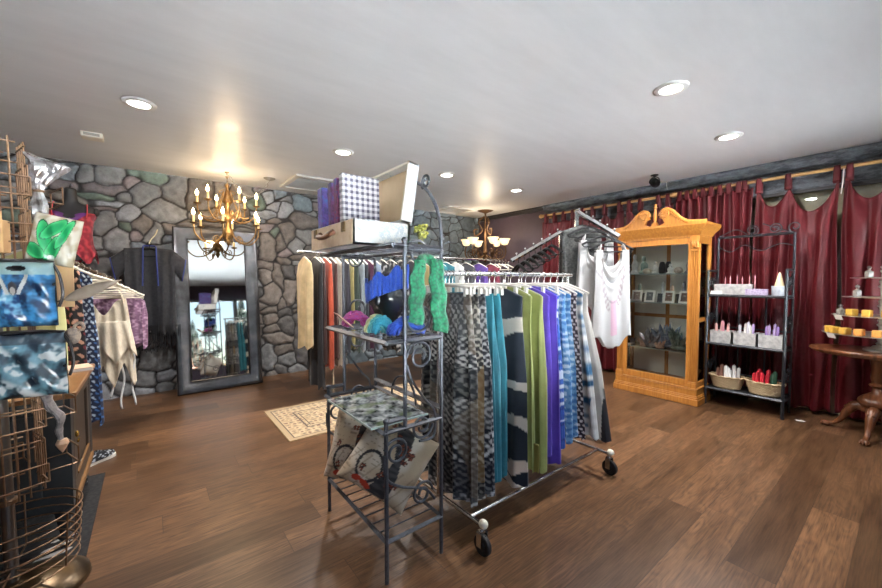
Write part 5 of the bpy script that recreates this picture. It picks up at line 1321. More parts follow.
# ================================================================ long rail of clothes before the stone wall
BX0, BX1, BY, BZ = 1.27, 4.5, 4.02, 1.6
br = thing('garment_rail', 'long chrome garment rail of clothes standing before the stone wall', 'garment rack', ((BX0+BX1)/2, BY, 0))
obj('top_rail', MB().bar((BX0-.02, BY, BZ), (BX1+.12, BY, BZ), .013, 10), CHROME, br, W=True)
for x in (1.62, BX1):
    obj('upright', MB().bar((x, BY, .03), (x, BY, BZ-.012), .013, 10), CHROME, br, W=True)
    obj('foot', MB().box((x, BY, .02), (.04, .5, .03)), CHROME, br, W=True, smooth=0)
RZT_keep = RZT; RZT = BZ
def floralb(sd, a, b_):
    def col(u, v, p):
        n = nz(p[0]*24, p[2]*24, sd); return b_ if n > .22 else mixc(a, b_, .25) if n > .1 else a
    return col
blist = [
 (1.32, dress(.6, .2, .15, .05), (218, 190, 142), 'robe', 'cream gold robe hanging at the left end of the wall rail', 'robe'),
 (1.43, dress(.16, .19, .17, .032), (34, 34, 38), 'dress', 'long black dress beside the cream gold robe', 'dress'),
 (1.475, dress(.42, .18, .17, .026), (66, 38, 34), 'dress', 'dark maroon dress between the black and rust ones', 'dress'),
 (1.535, dress(.36, .18, .19, .034), (176, 70, 40), 'dress', 'rust orange dress on the wall rail near its left end', 'dress'),
 (1.6, dress(.45, .18, .18, .026), (72, 42, 36), 'dress', 'brown dress right of the rust orange one', 'dress'),
 (1.665, dress(.36, .18, .18, .026), (190, 178, 162), 'cardigan', 'light taupe long cardigan on the wall rail', 'cardigan'),
 (1.73, dress(.5, .18, .18, .026), (46, 44, 54), 'dress', 'charcoal navy dress right of the taupe cardigan', 'dress'),
 (1.795, dress(.55, .18, .18, .024), (164, 152, 96), 'dress', 'olive yellow dress on the wall rail', 'dress'),
 (1.85, dress(.5, .18, .18, .024), (54, 70, 62), 'dress', 'dark green dress right of the olive yellow one', 'dress'),
 (1.91, dress(.5, .18, .18, .024), (142, 152, 158), 'dress', 'pale grey dress behind the glass shelf stand', 'dress'),
 (1.97, dress(.5, .18, .18, .026), (50, 54, 64), 'dress', 'slate dress next to the plum one on the wall rail', 'dress'),
 (2.04, dress(.5, .18, .18, .026), (78, 30, 62), 'dress', 'plum dress on the wall rail', 'dress'),
 (2.12, dress(.5, .18, .18, .03), (142, 158, 178), 'dress', 'blue grey dress right of the plum one on the wall rail', 'dress'),
 (2.24, dress(.48, .19, .2, .034), 'f1', 'dress', 'black white floral dress hanging behind the iron stand', 'dress'),
 (2.36, dress(.44, .19, .2, .034), 'f2', 'dress', 'black grey lace print dress behind the mannequin head', 'dress'),
 (2.5, dress(.5, .19, .2, .034), 'f1', 'tunic', 'black white floral tunic behind the green scarf', 'tunic'),
 (2.66, dress(.5, .19, .2, .034), (60, 56, 58), 'tunic', 'charcoal tunic on the wall rail behind the front rack', 'tunic'),
 (2.8, dress(.5, .19, .2, .034), (150, 132, 84), 'tunic', 'ochre tunic seen between the front rack hangers', 'tunic'),
 (2.93, dress(.5, .19, .2, .034), (58, 60, 74), 'tunic', 'slate blue tunic seen between the front rack hangers', 'tunic'),
 (3.1, dress(.5, .19, .2, .034), (40, 128, 138), 'tunic', 'teal tunic seen between the front rack hangers', 'tunic'),
 (3.22, dress(.5, .19, .2, .034), (44, 108, 122), 'tunic', 'deeper teal tunic right of the brighter teal one', 'tunic'),
 (3.4, dress(.5, .19, .2, .034), (206, 206, 204), 'tunic', 'white tunic on the wall rail behind the front rack', 'tunic'),
 (3.6, dress(.5, .19, .2, .034), (66, 66, 72), 'tunic', 'dark grey tunic right of the white one', 'tunic'),
 (3.85, dress(.5, .19, .2, .034), (98, 70, 150), 'tunic', 'violet tunic near the right end of the wall rail', 'tunic'),
 (4.1, dress(.5, .19, .2, .034), (120, 40, 60), 'tunic', 'wine red tunic near the right end of the wall rail', 'tunic'),
]
for i, (x, lv, c_, nm, lab, ct) in enumerate(blist):
    lv = [(a, b_, c, max(d, .02) if a > .06 else d, e) for a, b_, c, d, e in lv]
    if isinstance(c_, str):
        mb = garment(lv, 6, .014, i, 96, 90, .03, 5, floralb(i, lin(28, 28, 32), lin(176, 174, 172))); m_ = CV
    else:
        mb = garment(lv, 5+i % 3, .013, i*2.1, 60, 40, .04, 5); m_ = mat('cloth_%d_%d_%d' % c_, c_, .8, 0, tuple(int(v*.82) for v in c_), 9, .1, sheen=.25)
    hang(nm, lab, ct, (x, BY, BZ), V+.05*math.sin(i*2.3), mb, m_)
    hanger('tube', (x, BY, BZ), V+.05*math.sin(i*2.3), 'hanger holding a garment on the long wall rail', 'hangers on the wall rail', .17, mat('cream_hanger', (206, 200, 186), .45))
for x in (4.2, 4.28, 4.36, 4.43):
    hanger('tube', (x, BY, BZ), V+.3*math.sin(x*40), 'hanger holding a garment on the long wall rail' if 0 else 'bare cream hanger at the right end of the wall rail', 'bare hangers on the wall rail', .17, mat('cream_hanger', (206, 200, 186), .45))
RZT = RZT_keep
# ================================================================ dark chest at the left
DX0, DX1, DY0, DY1, DT = -1.06, -.285, 2.52, 3.26, .765
ck = thing('dark_chest', 'dark painted cabinet with brown wood top and turned feet at the left', 'cabinet', ((DX0+DX1)/2, (DY0+DY1)/2, 0))
DKW = mat('dark_brown_paint', (58, 48, 40), .45, 0, (76, 62, 50), 8, stretch=(6, 6, 1)); DKB = mat('charcoal_paint', (44, 48, 50), .5)
TOPW = mat('honey_wood_top', (150, 104, 58), .35, 0, (118, 78, 42), 6, stretch=(9, 1, 9))
obj('wood_top', MB().bx((DX0-.02, DY0-.03, DT-.028), (DX1+.025, DY1+.02, DT)), TOPW, ck, W=True, smooth=0, bev=.006)
bd = MB().bx((DX0, DY0, .2), (DX1-.022, DY1, DT-.028))
obj('body', bd, DKB, ck, W=True, smooth=0)
obj('front_panel', MB().bx((DX0+.06, DY0-.012, .28), (DX1-.1, DY0, DT-.09)), mat('charcoal_panel', (52, 56, 58), .5), ck, W=True, smooth=0, bev=.006)
for x, y in ((DX0+.035, DY0+.035), (DX1-.04, DY0+.035), (DX0+.035, DY1-.035), (DX1-.04, DY1-.035)):
    obj('corner_post', MB().bx((x-.035, y-.038, .2), (x+.04, y+.038, DT-.029)), DKB, ck, W=True, smooth=0)
    ft = obj('foot', MB().lathe([(.0, .036), (.014, .036), (.02, .045), (.026, .06), (.016, .072), (.022, .11), (.032, .17), (.034, .2), (.0, .2)], 18, (x, y, 0)), DKB, ck, W=True, smooth=50)
    obj('foot_caster', MB().lathe([(.0, -.008), (.018, -.008), (.018, .008), (.0, .008)], 16, (x, y, .0185), Matrix.Rotation(PI/2, 3, 'X')).bx((x-.008, y-.011, .02), (x+.008, y+.011, .038)), CHROME, ft, W=True, smooth=40)
dr = obj('door', MB().bx((DX1-.022, DY0+.08, .225), (DX1, DY1-.08, .3)).bx((DX1-.022, DY0+.08, .66), (DX1, DY1-.08, .725)).bx((DX1-.022, DY0+.08, .3), (DX1, DY0+.16, .66)).bx((DX1-.022, DY1-.16, .3), (DX1, DY1-.08, .66)).bx((DX1-.022, DY0+.16, .3), (DX1-.012, DY1-.16, .66)), DKW, ck, W=True, smooth=0, bev=.004)
obj('lower_moulding', MB().bx((DX1-.004, DY0+.06, .2), (DX1+.012, DY1-.06, .225)).bx((DX1-.004, DY0+.16, .3), (DX1+.004, DY1-.16, .312)), mat('tan_moulding', (128, 92, 54), .45), dr, W=True, smooth=0)
obj('drop_pull', MB().ball((DX1+.006, DY0+.12, .52), (.008, .012, .016), 10, 8).tube(arc((DX1+.01, DY0+.12, .495), .016, PI, 2*PI, 10, 'yz'), .004, 6), mat('brass', (196, 160, 84), .25, 1), dr, W=True)
# things on the chest
def booklet(loc, w, d, h, rz, label, c1, tilt=0):
    t = thing('flat_booklet', label, 'book', loc, rz)
    obj('cover', MB().bx((-w/2, -d/2, h-.003), (w/2, d/2, h)).bx((-w/2, -d/2, 0), (w/2, d/2, .003)).bx((-w/2, -d/2, 0), (-w/2+.003, d/2, h)), mat('booklet_%d' % c1[0], c1, .4), t, smooth=0)
    obj('pages', MB().bx((-w/2+.003, -d/2+.003, .003), (w/2-.003, d/2-.003, h-.003)), mat('white_card', (236, 234, 228), .6), t, smooth=0)
booklet((-.36, 3.08, DT), .2, .15, .022, .25, 'pale peach booklet lying at the back corner of the dark chest', (222, 184, 154))
booklet((-.52, 3.0, DT), .22, .16, .03, -.1, 'white edged booklet lying left of the peach one on the chest', (196, 152, 108))
tag(obj('wooden_tool', MB().tube(cat([(-.1, 0, .008), (-.03, .012, .01), (.03, .006, .011), (.09, .02, .008)], 5), [.007+.005*math.sin(i*.5) for i in range(16)], 8, flat=.6), mat('pale_wood_rod', (206, 164, 108), .4)), 'small pale carved wooden stick lying on the chest top', 'stick').location = (-.46, 2.78, DT+.001)
# mat and shoes below
mt = thing('black_mat', 'black woven mat under the dark chest with white leaf shapes', 'mat', (-.7, 2.88, 0))
MX0, MX1, MY0, MY1 = -1.2, -.235, 2.3, 3.36
LV = [(-.335, 2.63, .05, .012, .1), (-.35, 2.57, .06, .013, .15), (-.36, 2.5, .065, .02, .1), (-.375, 2.42, .06, .012, .05), (-.38, 2.36, .055, .01, .0)]
def mc(u, v, p):
    for a, b_, w, h, th in LV:
        if ell(p[0], p[1], a, b_, w, h, th+.15) < 1: return lin(206, 200, 196)
    return mixc(lin(26, 25, 26), lin(46, 43, 42), sm(-.3, .4, nz(p[0]*60, p[1]*60, 1)))
obj('weave', MB().grid(lambda u, v: (MX0+(MX1-MX0)*u, MY0+(MY1-MY0)*v, .008), 200, 220, col=mc), vmat('mat_weave', .95, .1), mt, W=True)
obj('mat_edge', MB().bx((MX0, MY0, .0005), (MX1, MY1, .0075)), mat('mat_black', (24, 24, 25), .9), mt, W=True, smooth=0)
def shoe(loc, rz, label):
    t = thing('slip_on_shoe', label, 'shoe', loc, rz, 'floral slip on shoes')
    out = [(-.125, .0), (-.115, .032), (-.06, .036), (.0, .034), (.07, .046), (.115, .036), (.135, .0)]
    P = [p for p in cat([(a, b_, 0) for a, b_ in out], 4)]; poly = [(p.x, p.y) for p in P]+[(p.x, -p.y*.92) for p in P[-2:0:-1]]
    obj('sole', MB().prism(poly, 0.0, .022, 'z'), mat('white_sole', (222, 216, 204), .6), t, smooth=30)
    def up(u, v):
        a = 2*PI*u; x = .005+.128*math.cos(a); w = interp([(-.14, .03), (-.06, .036), (0, .036), (.07, .046), (.14, .03)], x)[0]
        y = w*math.sin(a)*1.05; z = .022+v*(.055 if x < .01 else .055-.03*sm(.01, .13, x))
        s_ = 1-.45*v*v
        return (x*(1-.12*v), y*s_, z)
    fc_ = lambda u, v, p: lin(196, 202, 210) if nz(p[0]*70, p[1]*70+p[2]*60, 4) > .22 else lin(24, 26, 32)
    obj('upper', MB().grid(up, 70, 14, True, col=fc_), CV, t, solid=.003)
    obj('insole', MB().prism([(x*.9, y*.8) for x, y in poly], .022, .027, 'z'), mat('mat_black', (24, 24, 25), .9), t, smooth=0)
shoe((-.305, 3.6, .0005), R(42), 'floral slip on shoe with white sole sticking out past the far chest foot')
shoe((-.43, 3.67, .0005), R(36), 'floral slip on shoe half hidden behind the dark chest')

# ================================================================ left clothes arm
LA = thing('waterfall_stand', 'dark garment stand with a sloping arm of clothes left of the kimono', 'garment stand', (-.74, 3.36, 0))
A0, A9 = Vector((-.6, 3.42, 1.56)), Vector((-.17, 4.12, 1.27))
obj('post', MB().sq((-.74, 3.36, .02), (-.74, 3.36, 1.575), .028).sq((-.74, 3.36, 1.56), (-.6, 3.42, 1.56), .024), BLACK_IRON, LA, W=True, smooth=30)
obj('base', MB().box((-.74, 3.4, .018), (.04, .22, .03)).box((-.74, 3.38, .018), (.3, .04, .03)), BLACK_IRON, LA, W=True, smooth=0)
obj('sloping_arm', MB().tube([A0, A9], .012, 8), mat('brown_iron', (72, 56, 44), .45, .5), LA, W=True)
for i in range(12):
    p = A0+(A9-A0)*(i+.6)/12
    obj('stop_ball', MB().ball((p.x, p.y, p.z+.014), .012, 8, 6), mat('brown_iron', (72, 56, 44), .45, .5), LA, W=True)
AR = R(-28)      # hanger line across the arm
def la(t): p = A0+(A9-A0)*t; return (p.x, p.y, p.z)
RZ_ = 1.45
def lv2(zb, w0, w1, th=.03): return [(0, -.065, .03, .012, 0), (.05, -.11, w0*.8, .016, 0), (.1, -.15, w0, .02, 0), (.5, (zb-RZ_)*.5, (w0+w1)/2, th, 0), (1, zb-RZ_, w1, th*1.2, 0)]
def leafp(bg_, fgs, sd, sc=22):
    def col(u, v, p):
        a, b_ = p[0]*sc, p[2]*sc; i = math.floor(b_); a += .5*(i % 2)
        j = math.floor(a); fx, fz = a-j-.5, b_-i-.5; th = .6 if (i+j) % 2 else -.6
        x, z = fx*math.cos(th)-fz*math.sin(th), fx*math.sin(th)+fz*math.cos(th)
        return fgs[(i*3+j) % len(fgs)] if (x/.2)**2+(z/.42)**2 < 1 else bg_
    return col
GD = [(.06, lv2(.42, .17, .19, .035), mat('pale_lime_cloth', (208, 206, 150), .8, 0, (190, 188, 128), 8, sheen=.2), None, 'maxi_dress', 'pale lime dress at the near end of the left sloping arm', 'dress'),
      (.2, lv2(.3, .2, .23, .04), CV, leafp(lin(26, 22, 26), [lin(214, 120, 118), lin(196, 146, 120), lin(110, 36, 44)], 1), 'maxi_dress', 'black dress with pink chain pattern on the left sloping arm', 'dress'),
      (.34, lv2(.28, .19, .22, .04), CV, leafp(lin(24, 34, 62), [lin(178, 196, 214), lin(60, 104, 160), lin(196, 206, 212)], 2, 34), 'maxi_dress', 'navy dress with pale blue leaf print on the left sloping arm', 'dress'),
      (.99, lv2(.92, .2, .2, .03), CV, lambda u, v, p: mixc(lin(122, 86, 112), lin(176, 142, 164), sm(-.1, .3, nz(p[0]*50, p[2]*50, 6))), 'lace_tunic', 'mauve lace tunic just behind the cream ragged top', 'tunic')]
for i, (t_, lv, m_, cf, nm, lab, ct) in enumerate(GD):
    P_ = la(t_); ox = (0, 0, 0, -.02)[i]; P_ = (P_[0]+ox, P_[1], P_[2])
    hang(nm, lab, ct, P_, AR if i < 3 else R(-20), garment(lv, 6, .018, i*1.9, 130 if cf else 80, 150 if cf else 50, .05, 5, cf), m_)
    hanger('tube', P_, AR if i < 3 else R(-20), 'hanger on the left sloping arm', 'hangers on the left sloping arm', .19, mat('cream_hanger', (206, 200, 186), .45))
for t_ in (.5, .56, .62, .7, .76, .81, .91):
    hanger('tube', la(t_), R(-8)+.1*math.sin(t_*90), 'ivory hanger bunched at the end of the left sloping arm', 'ivory hangers at the arm end', .2, mat('ivory_hanger', (226, 216, 196), .4))
# cream ragged top
tp_ = thing('ragged_top', 'cream ragged layered top with ribbon ties on ivory hangers', 'top', (la(.86)[0]-.03, la(.86)[1], la(.86)[2]), R(-8))
CREAM = mat('cream_crinkle', (228, 214, 192), .85, 0, (208, 192, 168), 40, .5, sheen=.2, stretch=(3, 3, 1))
def layer(z0, z1, w0, w1, y, teeth, dep, sd):
    def fn(u, v):
        x = 2*u-1; w = w0+(w1-w0)*v
        z = z0+(z1-z0)*v-dep*v**2*abs(((u*teeth+sd) % 1)*2-1)
        if z0 > -.3: z -= .13*math.exp(-(x/.42)**2)*(1-v)
        return (w*x, y-.012*math.sin(x*16+sd)*(.3+v)-.03*math.cos(x*PI/2), z)
    return MB().grid(fn, 70, 26)
obj('bodice', layer(-.16, -.45, .135, .17, -.0, 3, .05, 0), CREAM, tp_, smooth=180, solid=.003)
obj('upper_tier', layer(-.34, -.54, .155, .2, -.034, 2.5, .16, .3), CREAM, tp_, smooth=180, solid=.003)
obj('lower_tier', layer(-.42, -.68, .165, .19, -.014, 3, .2, .1), CREAM, tp_, smooth=180, solid=.003)
for s in (-1, 1): obj('shoulder_strap', MB().tube(cat([(s*.12, -.01, -.2), (s*.11, -.008, -.14), (s*.09, 0, -.098), (s*.11, .02, -.14), (s*.12, .02, -.2)], 4), .016, 8, flat=.35), CREAM, tp_)
RIB = mat('white_ribbon', (232, 230, 226), .6)
for i, (x, zb) in enumerate([(-.165, -1.18), (-.13, -1.2), (-.09, -1.06), (.03, -.96), (.1, -1.06), (.17, -1.04)]):
    obj('ribbon_tie', MB().grid(lambda u, v, x=x, zb=zb: (x+.014*(u-.5)+.012*math.sin(v*9+x*30), -.02+.006*math.sin(v*12), -.5+(zb+.5)*v), 2, 24), RIB, tp_, smooth=180, solid=.002)
hanger('tube', (la(.86)[0]-.03, la(.86)[1], la(.86)[2]), R(-8), 'ivory hanger bunched at the end of the left sloping arm', 'ivory hangers at the arm end', .2, mat('ivory_hanger', (226, 216, 196), .4))

# ================================================================ wire spinner rack at the far left
SPX, SPY = -.44, 2.28
sp_ = thing('wire_spinner', 'tall copper wire spinner rack on a bronze dome base at the left', 'display rack', (SPX, SPY, 0))
Mt = Matrix.Rotation(R(-1.4), 4, Vector((math.sin(yaw), math.cos(yaw), 0)))
COPW = mat('copper_wire', (150, 116, 86), .4, .7, (112, 88, 70), 30)
obj('dome_base', MB().lathe([(.0, .075), (.03, .075), (.06, .07), (.13, .05), (.17, .022), (.175, .004), (.17, .0), (.0, .0)][::-1], 36, (.06, .0, 0)), mat('bronze_dome', (112, 88, 58), .32, .8, (70, 58, 44), 8), sp_, smooth=60)
obj('pole', MB().lathe([(.0, .06), (.021, .06), (.021, 1.9), (.0, 1.9)], 18).xf(Mt), mat('brushed_steel', (120, 116, 112), .3, .9), sp_)
def ring_(r, z, rr=.0035, n=36, sq_=1): return [(r*math.cos(2*PI*i/n), r*math.sin(2*PI*i/n), z) for i in range(n)]
bk = MB()
for i in range(7): bk.tube(ring_(.2+.003*i, .11+.037*i, n=40), .0032, 6, True)
for i in range(6):
    a = 2*PI*i/6+.5; d = Vector((math.cos(a), math.sin(a), 0)); bk.tube([d*.02+Vector((0, 0, .11)), d*.2+Vector((0, 0, .11)), d*.218+Vector((0, 0, .332))], .0036, 6)
obj('wire_basket', bk.xf(Mt), COPW, sp_)
cg = MB()
for a_ in (0, 1, 2, 3):
    a = a_*PI/2+.35; d = Vector((math.cos(a), math.sin(a), 0)); sd = Vector((-d.y, d.x, 0))
    for q in (-.05, -.018, .018, .05):
        cg.tube([d*.1+sd*q+Vector((0, 0, .42)), d*.1+sd*q+Vector((0, 0, 1.86))], .0036, 6)
    for z in (.46, .62, .78, .94, 1.12, 1.3, 1.48, 1.66, 1.84):
        cg.tube([d*.1+sd*-.07+Vector((0, 0, z)), d*.1+sd*.07+Vector((0, 0, z))], .0034, 6)
obj('wire_uprights', cg.xf(Mt), COPW, sp_)
for a_, z in ((0, .5), (1, .5), (2, .5), (3, .5), (0, .72), (3, .72), (2, .72), (3, 1.44), (0, 1.44), (0, 1.62), (3, 1.62)):
    a = a_*PI/2+.35; d = Vector((math.cos(a), math.sin(a), 0)); sd = Vector((-d.y, d.x, 0)); u_ = Vector((0, 0, 1))
    pk = MB()
    for q in (-.085, .085):
        pk.tube([d*.1+sd*q+u_*(z+.14), d*.1+sd*q+u_*z, d*.2+sd*q+u_*z, d*.2+sd*q+u_*(z+.07)], .0034, 6)
    pk.tube([d*.2-sd*.085+u_*(z+.07), d*.2+sd*.085+u_*(z+.07)], .0034, 6); pk.tube([d*.2-sd*.085+u_*z, d*.2+sd*.085+u_*z], .0034, 6); pk.tube([d*.1-sd*.085+u_*(z+.14), d*.1+sd*.085+u_*(z+.14)], .0034, 6)
    obj('wire_pocket', pk.xf(Mt), COPW, sp_)
for z in (.4, .86, 1.86): obj('collar', MB().lathe([(.021, z-.012), (.034, z-.008), (.034, z+.008), (.021, z+.012)], 18).xf(Mt), COPW, sp_)
# printed vinyl bags in the pockets
VIN = vmat('glossy_vinyl', .16, 0, .6, 30, .05, .05)
def bagart(kind):
    def col(u, v, p):
        x, y = 2*u-1, 2*v-1
        n = nz(x*2.2, y*2.2, kind)+.5*nz(x*5+3, y*5, kind+2)+.25*nz(x*11, y*11, kind+5)
        r = math.sqrt(x*x+(y*1.1)**2)
        if kind == 1:
            c = mixc(lin(16, 32, 58), lin(64, 128, 176), sm(-.4, .5, n))
            c = mixc(c, lin(190, 220, 228), sm(.25, .75, n+.55*math.exp(-(x*1.8)**2)*(1-abs(y))-.25))
            if v > .8: c = mixc(c, lin(170, 196, 190), .75)
            if ell(u, v, .55, .9, .13, .045) < 1: c = lin(30, 34, 38)
            # pale figure with raised arms
            for s in (-1, 1):
                if abs((x*s)-(.14+.5*(y+.0)*.75)) < .055 and 0 < y < .62: c = lin(206, 204, 198)
            if ell(x, y, 0, .12, .1, .13) < 1: c = lin(196, 184, 172)
            if abs(x) < .16-.1*y and -.75 < y < .0: c = mixc(lin(26, 54, 96), lin(120, 176, 206), sm(-.2, .4, n))
            if ell(x, y, 0, .2, .13, .2) < 1 and ell(x, y, 0, .12, .08, .11) > 1: c = lin(64, 60, 62)
        else:
            c = mixc(lin(26, 38, 50), lin(104, 142, 156), sm(-.4, .35, n))
            c = mixc(c, lin(226, 230, 230), sm(.12, .55, n+.3*math.sin(x*5+y*7+n*3)))
            if v > .84: c = mixc(c, lin(50, 56, 66), .8)
        return c
    return col
def bag(loc, w, h, d, rz, kind, label):
    t = thing('printed_bag', label, 'bag', loc, rz)
    def fn(u, v):
        x = 2*u-1; pf = (1-x**6)*(1-(2*v-1)**6)
        return (w/2*x*(1-.05*v), -d/2*pf**.5-.004-.004*math.sin(x*9+v*11), h*v)
    fnb = lambda u, v: (w/2*(1-2*u)*(1-.05*v), d/2*((1-(2*u-1)**6)*(1-(2*v-1)**6))**.5+.004, h*v)
    obj('printed_face', MB().grid(fn, 90, 80, col=bagart(kind)), VIN, t, smooth=180)
    obj('back_face', MB().grid(fnb, 16, 16), mat('dark_vinyl', (34, 44, 56), .3), t, smooth=180)
    obj('zip_edge', MB().tube([(-w/2*.95, 0, h), (-w*.2, 0, h+.006), (w*.2, 0, h+.006), (w/2*.95, 0, h)], .006, 8), mat('dark_zip', (46, 40, 40), .4), t)
    obj('bag_strap', MB().tube(cat([(w/2*.93, 0, h-.01), (w/2+.012, -.01, h*.8), (w/2+.02, -.012, h*.5), (w/2+.008, -.01, h*.3)], 5), .005, 6), mat('dark_zip', (46, 40, 40), .4), t)
bag((-.345, 2.04, 1.13), .205, .235, .07, R(-12), 1, 'upper blue printed vinyl bag with a pale figure on the wire spinner')
bag((-.335, 2.035, .87), .23, .235, .07, R(-12), 2, 'lower blue white swirl printed vinyl bag on the wire spinner')
# wrapped packages
CELLO = NT('crumpled_cellophane'); f = CELLO.noise(CELLO.obj(), 18, 3)
CELLO.set(Base_Color=CELLO.ramp(f, [(.35, lin(120, 112, 108)), (.5, lin(206, 204, 206)), (.65, lin(150, 128, 112))]), Roughness=.12, Metallic=.45); CELLO.bump(f, .8, .02); CELLO = CELLO.m
rd = random.Random(11)
cl = thing('cellophane_cone', 'crumpled silver cellophane package at the top of the wire spinner', 'package', (-.31, 2.2, 1.53))
def cel(u, v):
    a = 2*PI*u; r = interp([(0, .03), (.25, .035), (.45, .018), (.6, .045), (.85, .085), (1, .012)], v)[0]
    r *= 1+.25*math.sin(a*5+v*8)
    return (r*math.cos(a)+.05*sm(.5, .85, v)-.1*sm(.85, 1, v), r*.6*math.sin(a), .34*v)
obj('wrap', MB().grid(cel, 26, 26, True).xf(Matrix.Diagonal((.62, .62, .8, 1))), CELLO, cl, smooth=20)
obj('tie', MB().tube([(.02*math.cos(2*PI*i/14), .014*math.sin(2*PI*i/14), .124) for i in range(14)], .005, 6, True).xf(Matrix.Diagonal((.7, .7, 1, 1))), COPW, cl)
def leafart(u, v, p):
    x, y = 2*u-1, 2*v-1; c = mixc(lin(196, 180, 150), lin(226, 218, 200), sm(-.3, .3, nz(x*4, y*4, 1)))
    for a, b_, w, h, th in ((-.35, .1, .27, .66, .4), (.1, -.4, .26, .6, -.3), (-.05, .45, .24, .6, -.8), (.42, .3, .17, .66, -.35), (-.6, -.55, .26, .45, 1.1)):
        e = ell(x, y, a, b_, w, h, th)
        if e < 1: c = mixc(lin(14, 112, 62), lin(60, 160, 96), sm(.2, .9, e))
        elif e < 1.2: c = lin(20, 60, 40)
    if ell(x, y, .1, -.75, .14, .14) < 1: c = lin(214, 224, 210)
    return c
gp = thing('leaf_print_pouch', 'clear pouch with green leaf print on the wire spinner', 'pouch', (-.27, 2.07, 1.36), R(-14))
Mg = Matrix.Rotation(R(12), 4, 'Y')
obj('front_film', MB().grid(lambda u, v: (.14*(u-.5), -.02*((1-(2*u-1)**4)*(1-(2*v-1)**4))**.5-.003*math.sin(u*17+v*9), .185*v), 70, 70, col=leafart).xf(Mg), VIN, gp, smooth=180)
obj('back_film', MB().grid(lambda u, v: (.14*(.5-u), .015*((1-(2*u-1)**4)*(1-(2*v-1)**4))**.5, .185*v), 10, 10).xf(Mg), mat('tan_card', (206, 178, 132), .6), gp, smooth=180)
tb_ = thing('tan_carton', 'tan cardboard carton held in the upper wires of the spinner', 'carton', (-.47, 2.13, 1.4), R(-12))
obj('carton', MB().bx((-.07, -.025, 0), (.09, .025, .12)), mat('tan_carton', (206, 164, 112), .6, 0, (182, 138, 88), 12), tb_, smooth=0, bev=.003)
obj('flap', MB().bx((-.068, -.024, .12), (.088, -.021, .15)), mat('tan_carton', (206, 164, 112), .6), tb_, smooth=0)
pc_ = thing('peach_card', 'peach yellow card standing right of the blue bag on the spinner', 'card', (-.25, 2.18, 1.19), R(-14))
obj('card', MB().bx((-.035, -.002, 0), (.035, .002, .17)), mat('peach_paper', (236, 206, 150), .6, 0, (228, 180, 140), 10), pc_, smooth=0)
lf = thing('pointed_leaf_ornament', 'taupe pointed leaf shaped ornament sticking out right of the upper blue bag', 'ornament', (-.235, 2.05, 1.225), R(-25))
obj('leaf', MB().grid(lambda u, v: (.19*u, .004-.012*math.sin(u*3)*0+.006*(2*v-1)**2, .075*u+(.05*math.sin(PI*min(1, u*1.02)**.75)*(v-.5))), 30, 10), mat('taupe_satin', (150, 130, 112), .35, .2, (186, 172, 156), 10), lf, smooth=180, solid=.003)
obj('quill', MB().tube([(-.02, .005, -.008), (.1, .006, .04), (.19, .006, .075)], .003, 6), COPW, lf)
sc_ = thing('patterned_scarf_end', 'grey patterned scarf end with beige tip dangling below the lower bag', 'scarf', (-.265, 2.06, .68), R(-14))
obj('twist', MB().tube(cat([(-.03, 0, .2), (-.015, -.005, .14), (.012, 0, .09), (.004, .004, .04), (.012, 0, .0)], 6), [.022, .024, .026, .024, .02, .022, .024, .022, .02, .018, .02, .022, .022, .02, .018, .016, .016, .018, .02, .018, .016, .014, .013, .012, .012], 10, flat=.6), mat('grey_scarf_print', (106, 98, 98), .7, 0, (160, 150, 146), 70, .4), sc_)
obj('beige_tip', MB().lathe([(.0, -.05), (.012, -.03), (.02, -.012), (.014, .004), (.0, .006)], 12, (.014, 0, 0)), mat('beige_tip', (222, 180, 146), .6), sc_)
po = thing('twisted_pouch', 'small tan twisted cloth pouch at the right of the lower bag', 'pouch', (-.215, 2.08, 1.05), R(-14))
obj('pouch', MB().ball((0, 0, .03), (.026, .02, .034), 14, 10).tube(cat([(0, 0, .05), (.012, 0, .075), (.03, -.005, .08), (.036, -.005, .06), (.02, -.005, .05)], 5), .006, 6), mat('tan_print_cloth', (182, 160, 138), .7, 0, (110, 100, 96), 60), po)

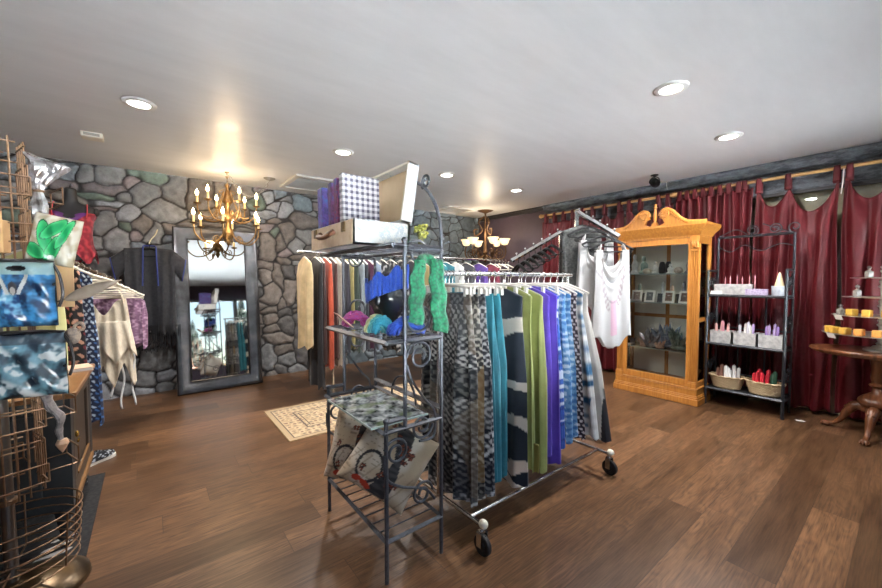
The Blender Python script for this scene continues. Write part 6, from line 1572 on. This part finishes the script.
# ================================================================ outside the windows, seen in the mirror
def slat_chair(loc, rz, label):
    t = thing('slat_back_chair', label, 'chair', loc, rz, 'golden slat chairs outside the windows')
    CW = mat('golden_chair_wood', (110, 60, 18), .7, 0, (84, 44, 12), 10)
    for i in range(7):
        q = (i-3)/3; h = 1.02-.16*q*q
        obj('back_slat', MB().tube([(q*.2, .18, .34), (q*.26, .3, .34+h*.55), (q*.29, .38, .34+h)], .032, 4, flat=.35), CW, t, smooth=0)
    for i in range(5): obj('seat_slat', MB().box((0, -.22+.1*i, .36-.02*i), (.52, .085, .022)), CW, t, smooth=0)
    for s in (-1, 1):
        obj('front_leg', MB().bx((s*.27-.03, -.28, 0), (s*.27+.03, -.2, .56)), CW, t, smooth=0)
        obj('rear_leg', MB().tube([(s*.27, -.1, .34), (s*.27, .45, .0)], .04, 4, flat=.5), CW, t, smooth=0)
        obj('armrest', MB().box((s*.3, -.0, .57), (.13, .66, .025)), CW, t, smooth=0)
slat_chair((1.16, -1.3, -.06), R(180-10), 'golden slat back chair seen left in the tall mirror')
slat_chair((2.15, -1.45, -.06), R(180+15), 'golden slat back chair seen right in the tall mirror')
LEAF = mat('conifer_green', (20, 32, 20), .95, 0, (10, 18, 12), 6, .6)
for i, (x, y, h) in enumerate([(-3, -11, 3.6), (-.5, -12, 4.4), (1.6, -11, 3.2), (4, -12.5, 4.6), (6.5, -11, 3.8), (9, -12, 4.2)]):
    t = thing('conifer_tree', ['far left', 'tall left', 'short middle', 'tallest', 'right', 'far right'][i]+' green conifer beyond the windows, seen in the mirror', 'tree', (x, y, -.06), 0, 'trees beyond the windows')
    obj('trunk', MB().lathe([(.14, 0), (.1, h*.5), (.0, h*.9)], 8), mat('bark', (86, 68, 54), .9), t)
    def tr(u, v, h=h, i=i): a = 2*PI*u; r = .2*h*(1-v)*(1+.25*math.sin(a*7+v*26+i)+.2*math.sin(v*44)); return (r*math.cos(a), r*math.sin(a), h*.12+h*.9*v)
    obj('foliage', MB().grid(tr, 36, 40, True), LEAF, t)

SC.view_settings.view_transform = 'Standard'; SC.view_settings.look = 'None'
SC.view_settings.gamma = 1; SC.view_settings.use_curve_mapping = False
SC.view_settings.exposure = 0.74
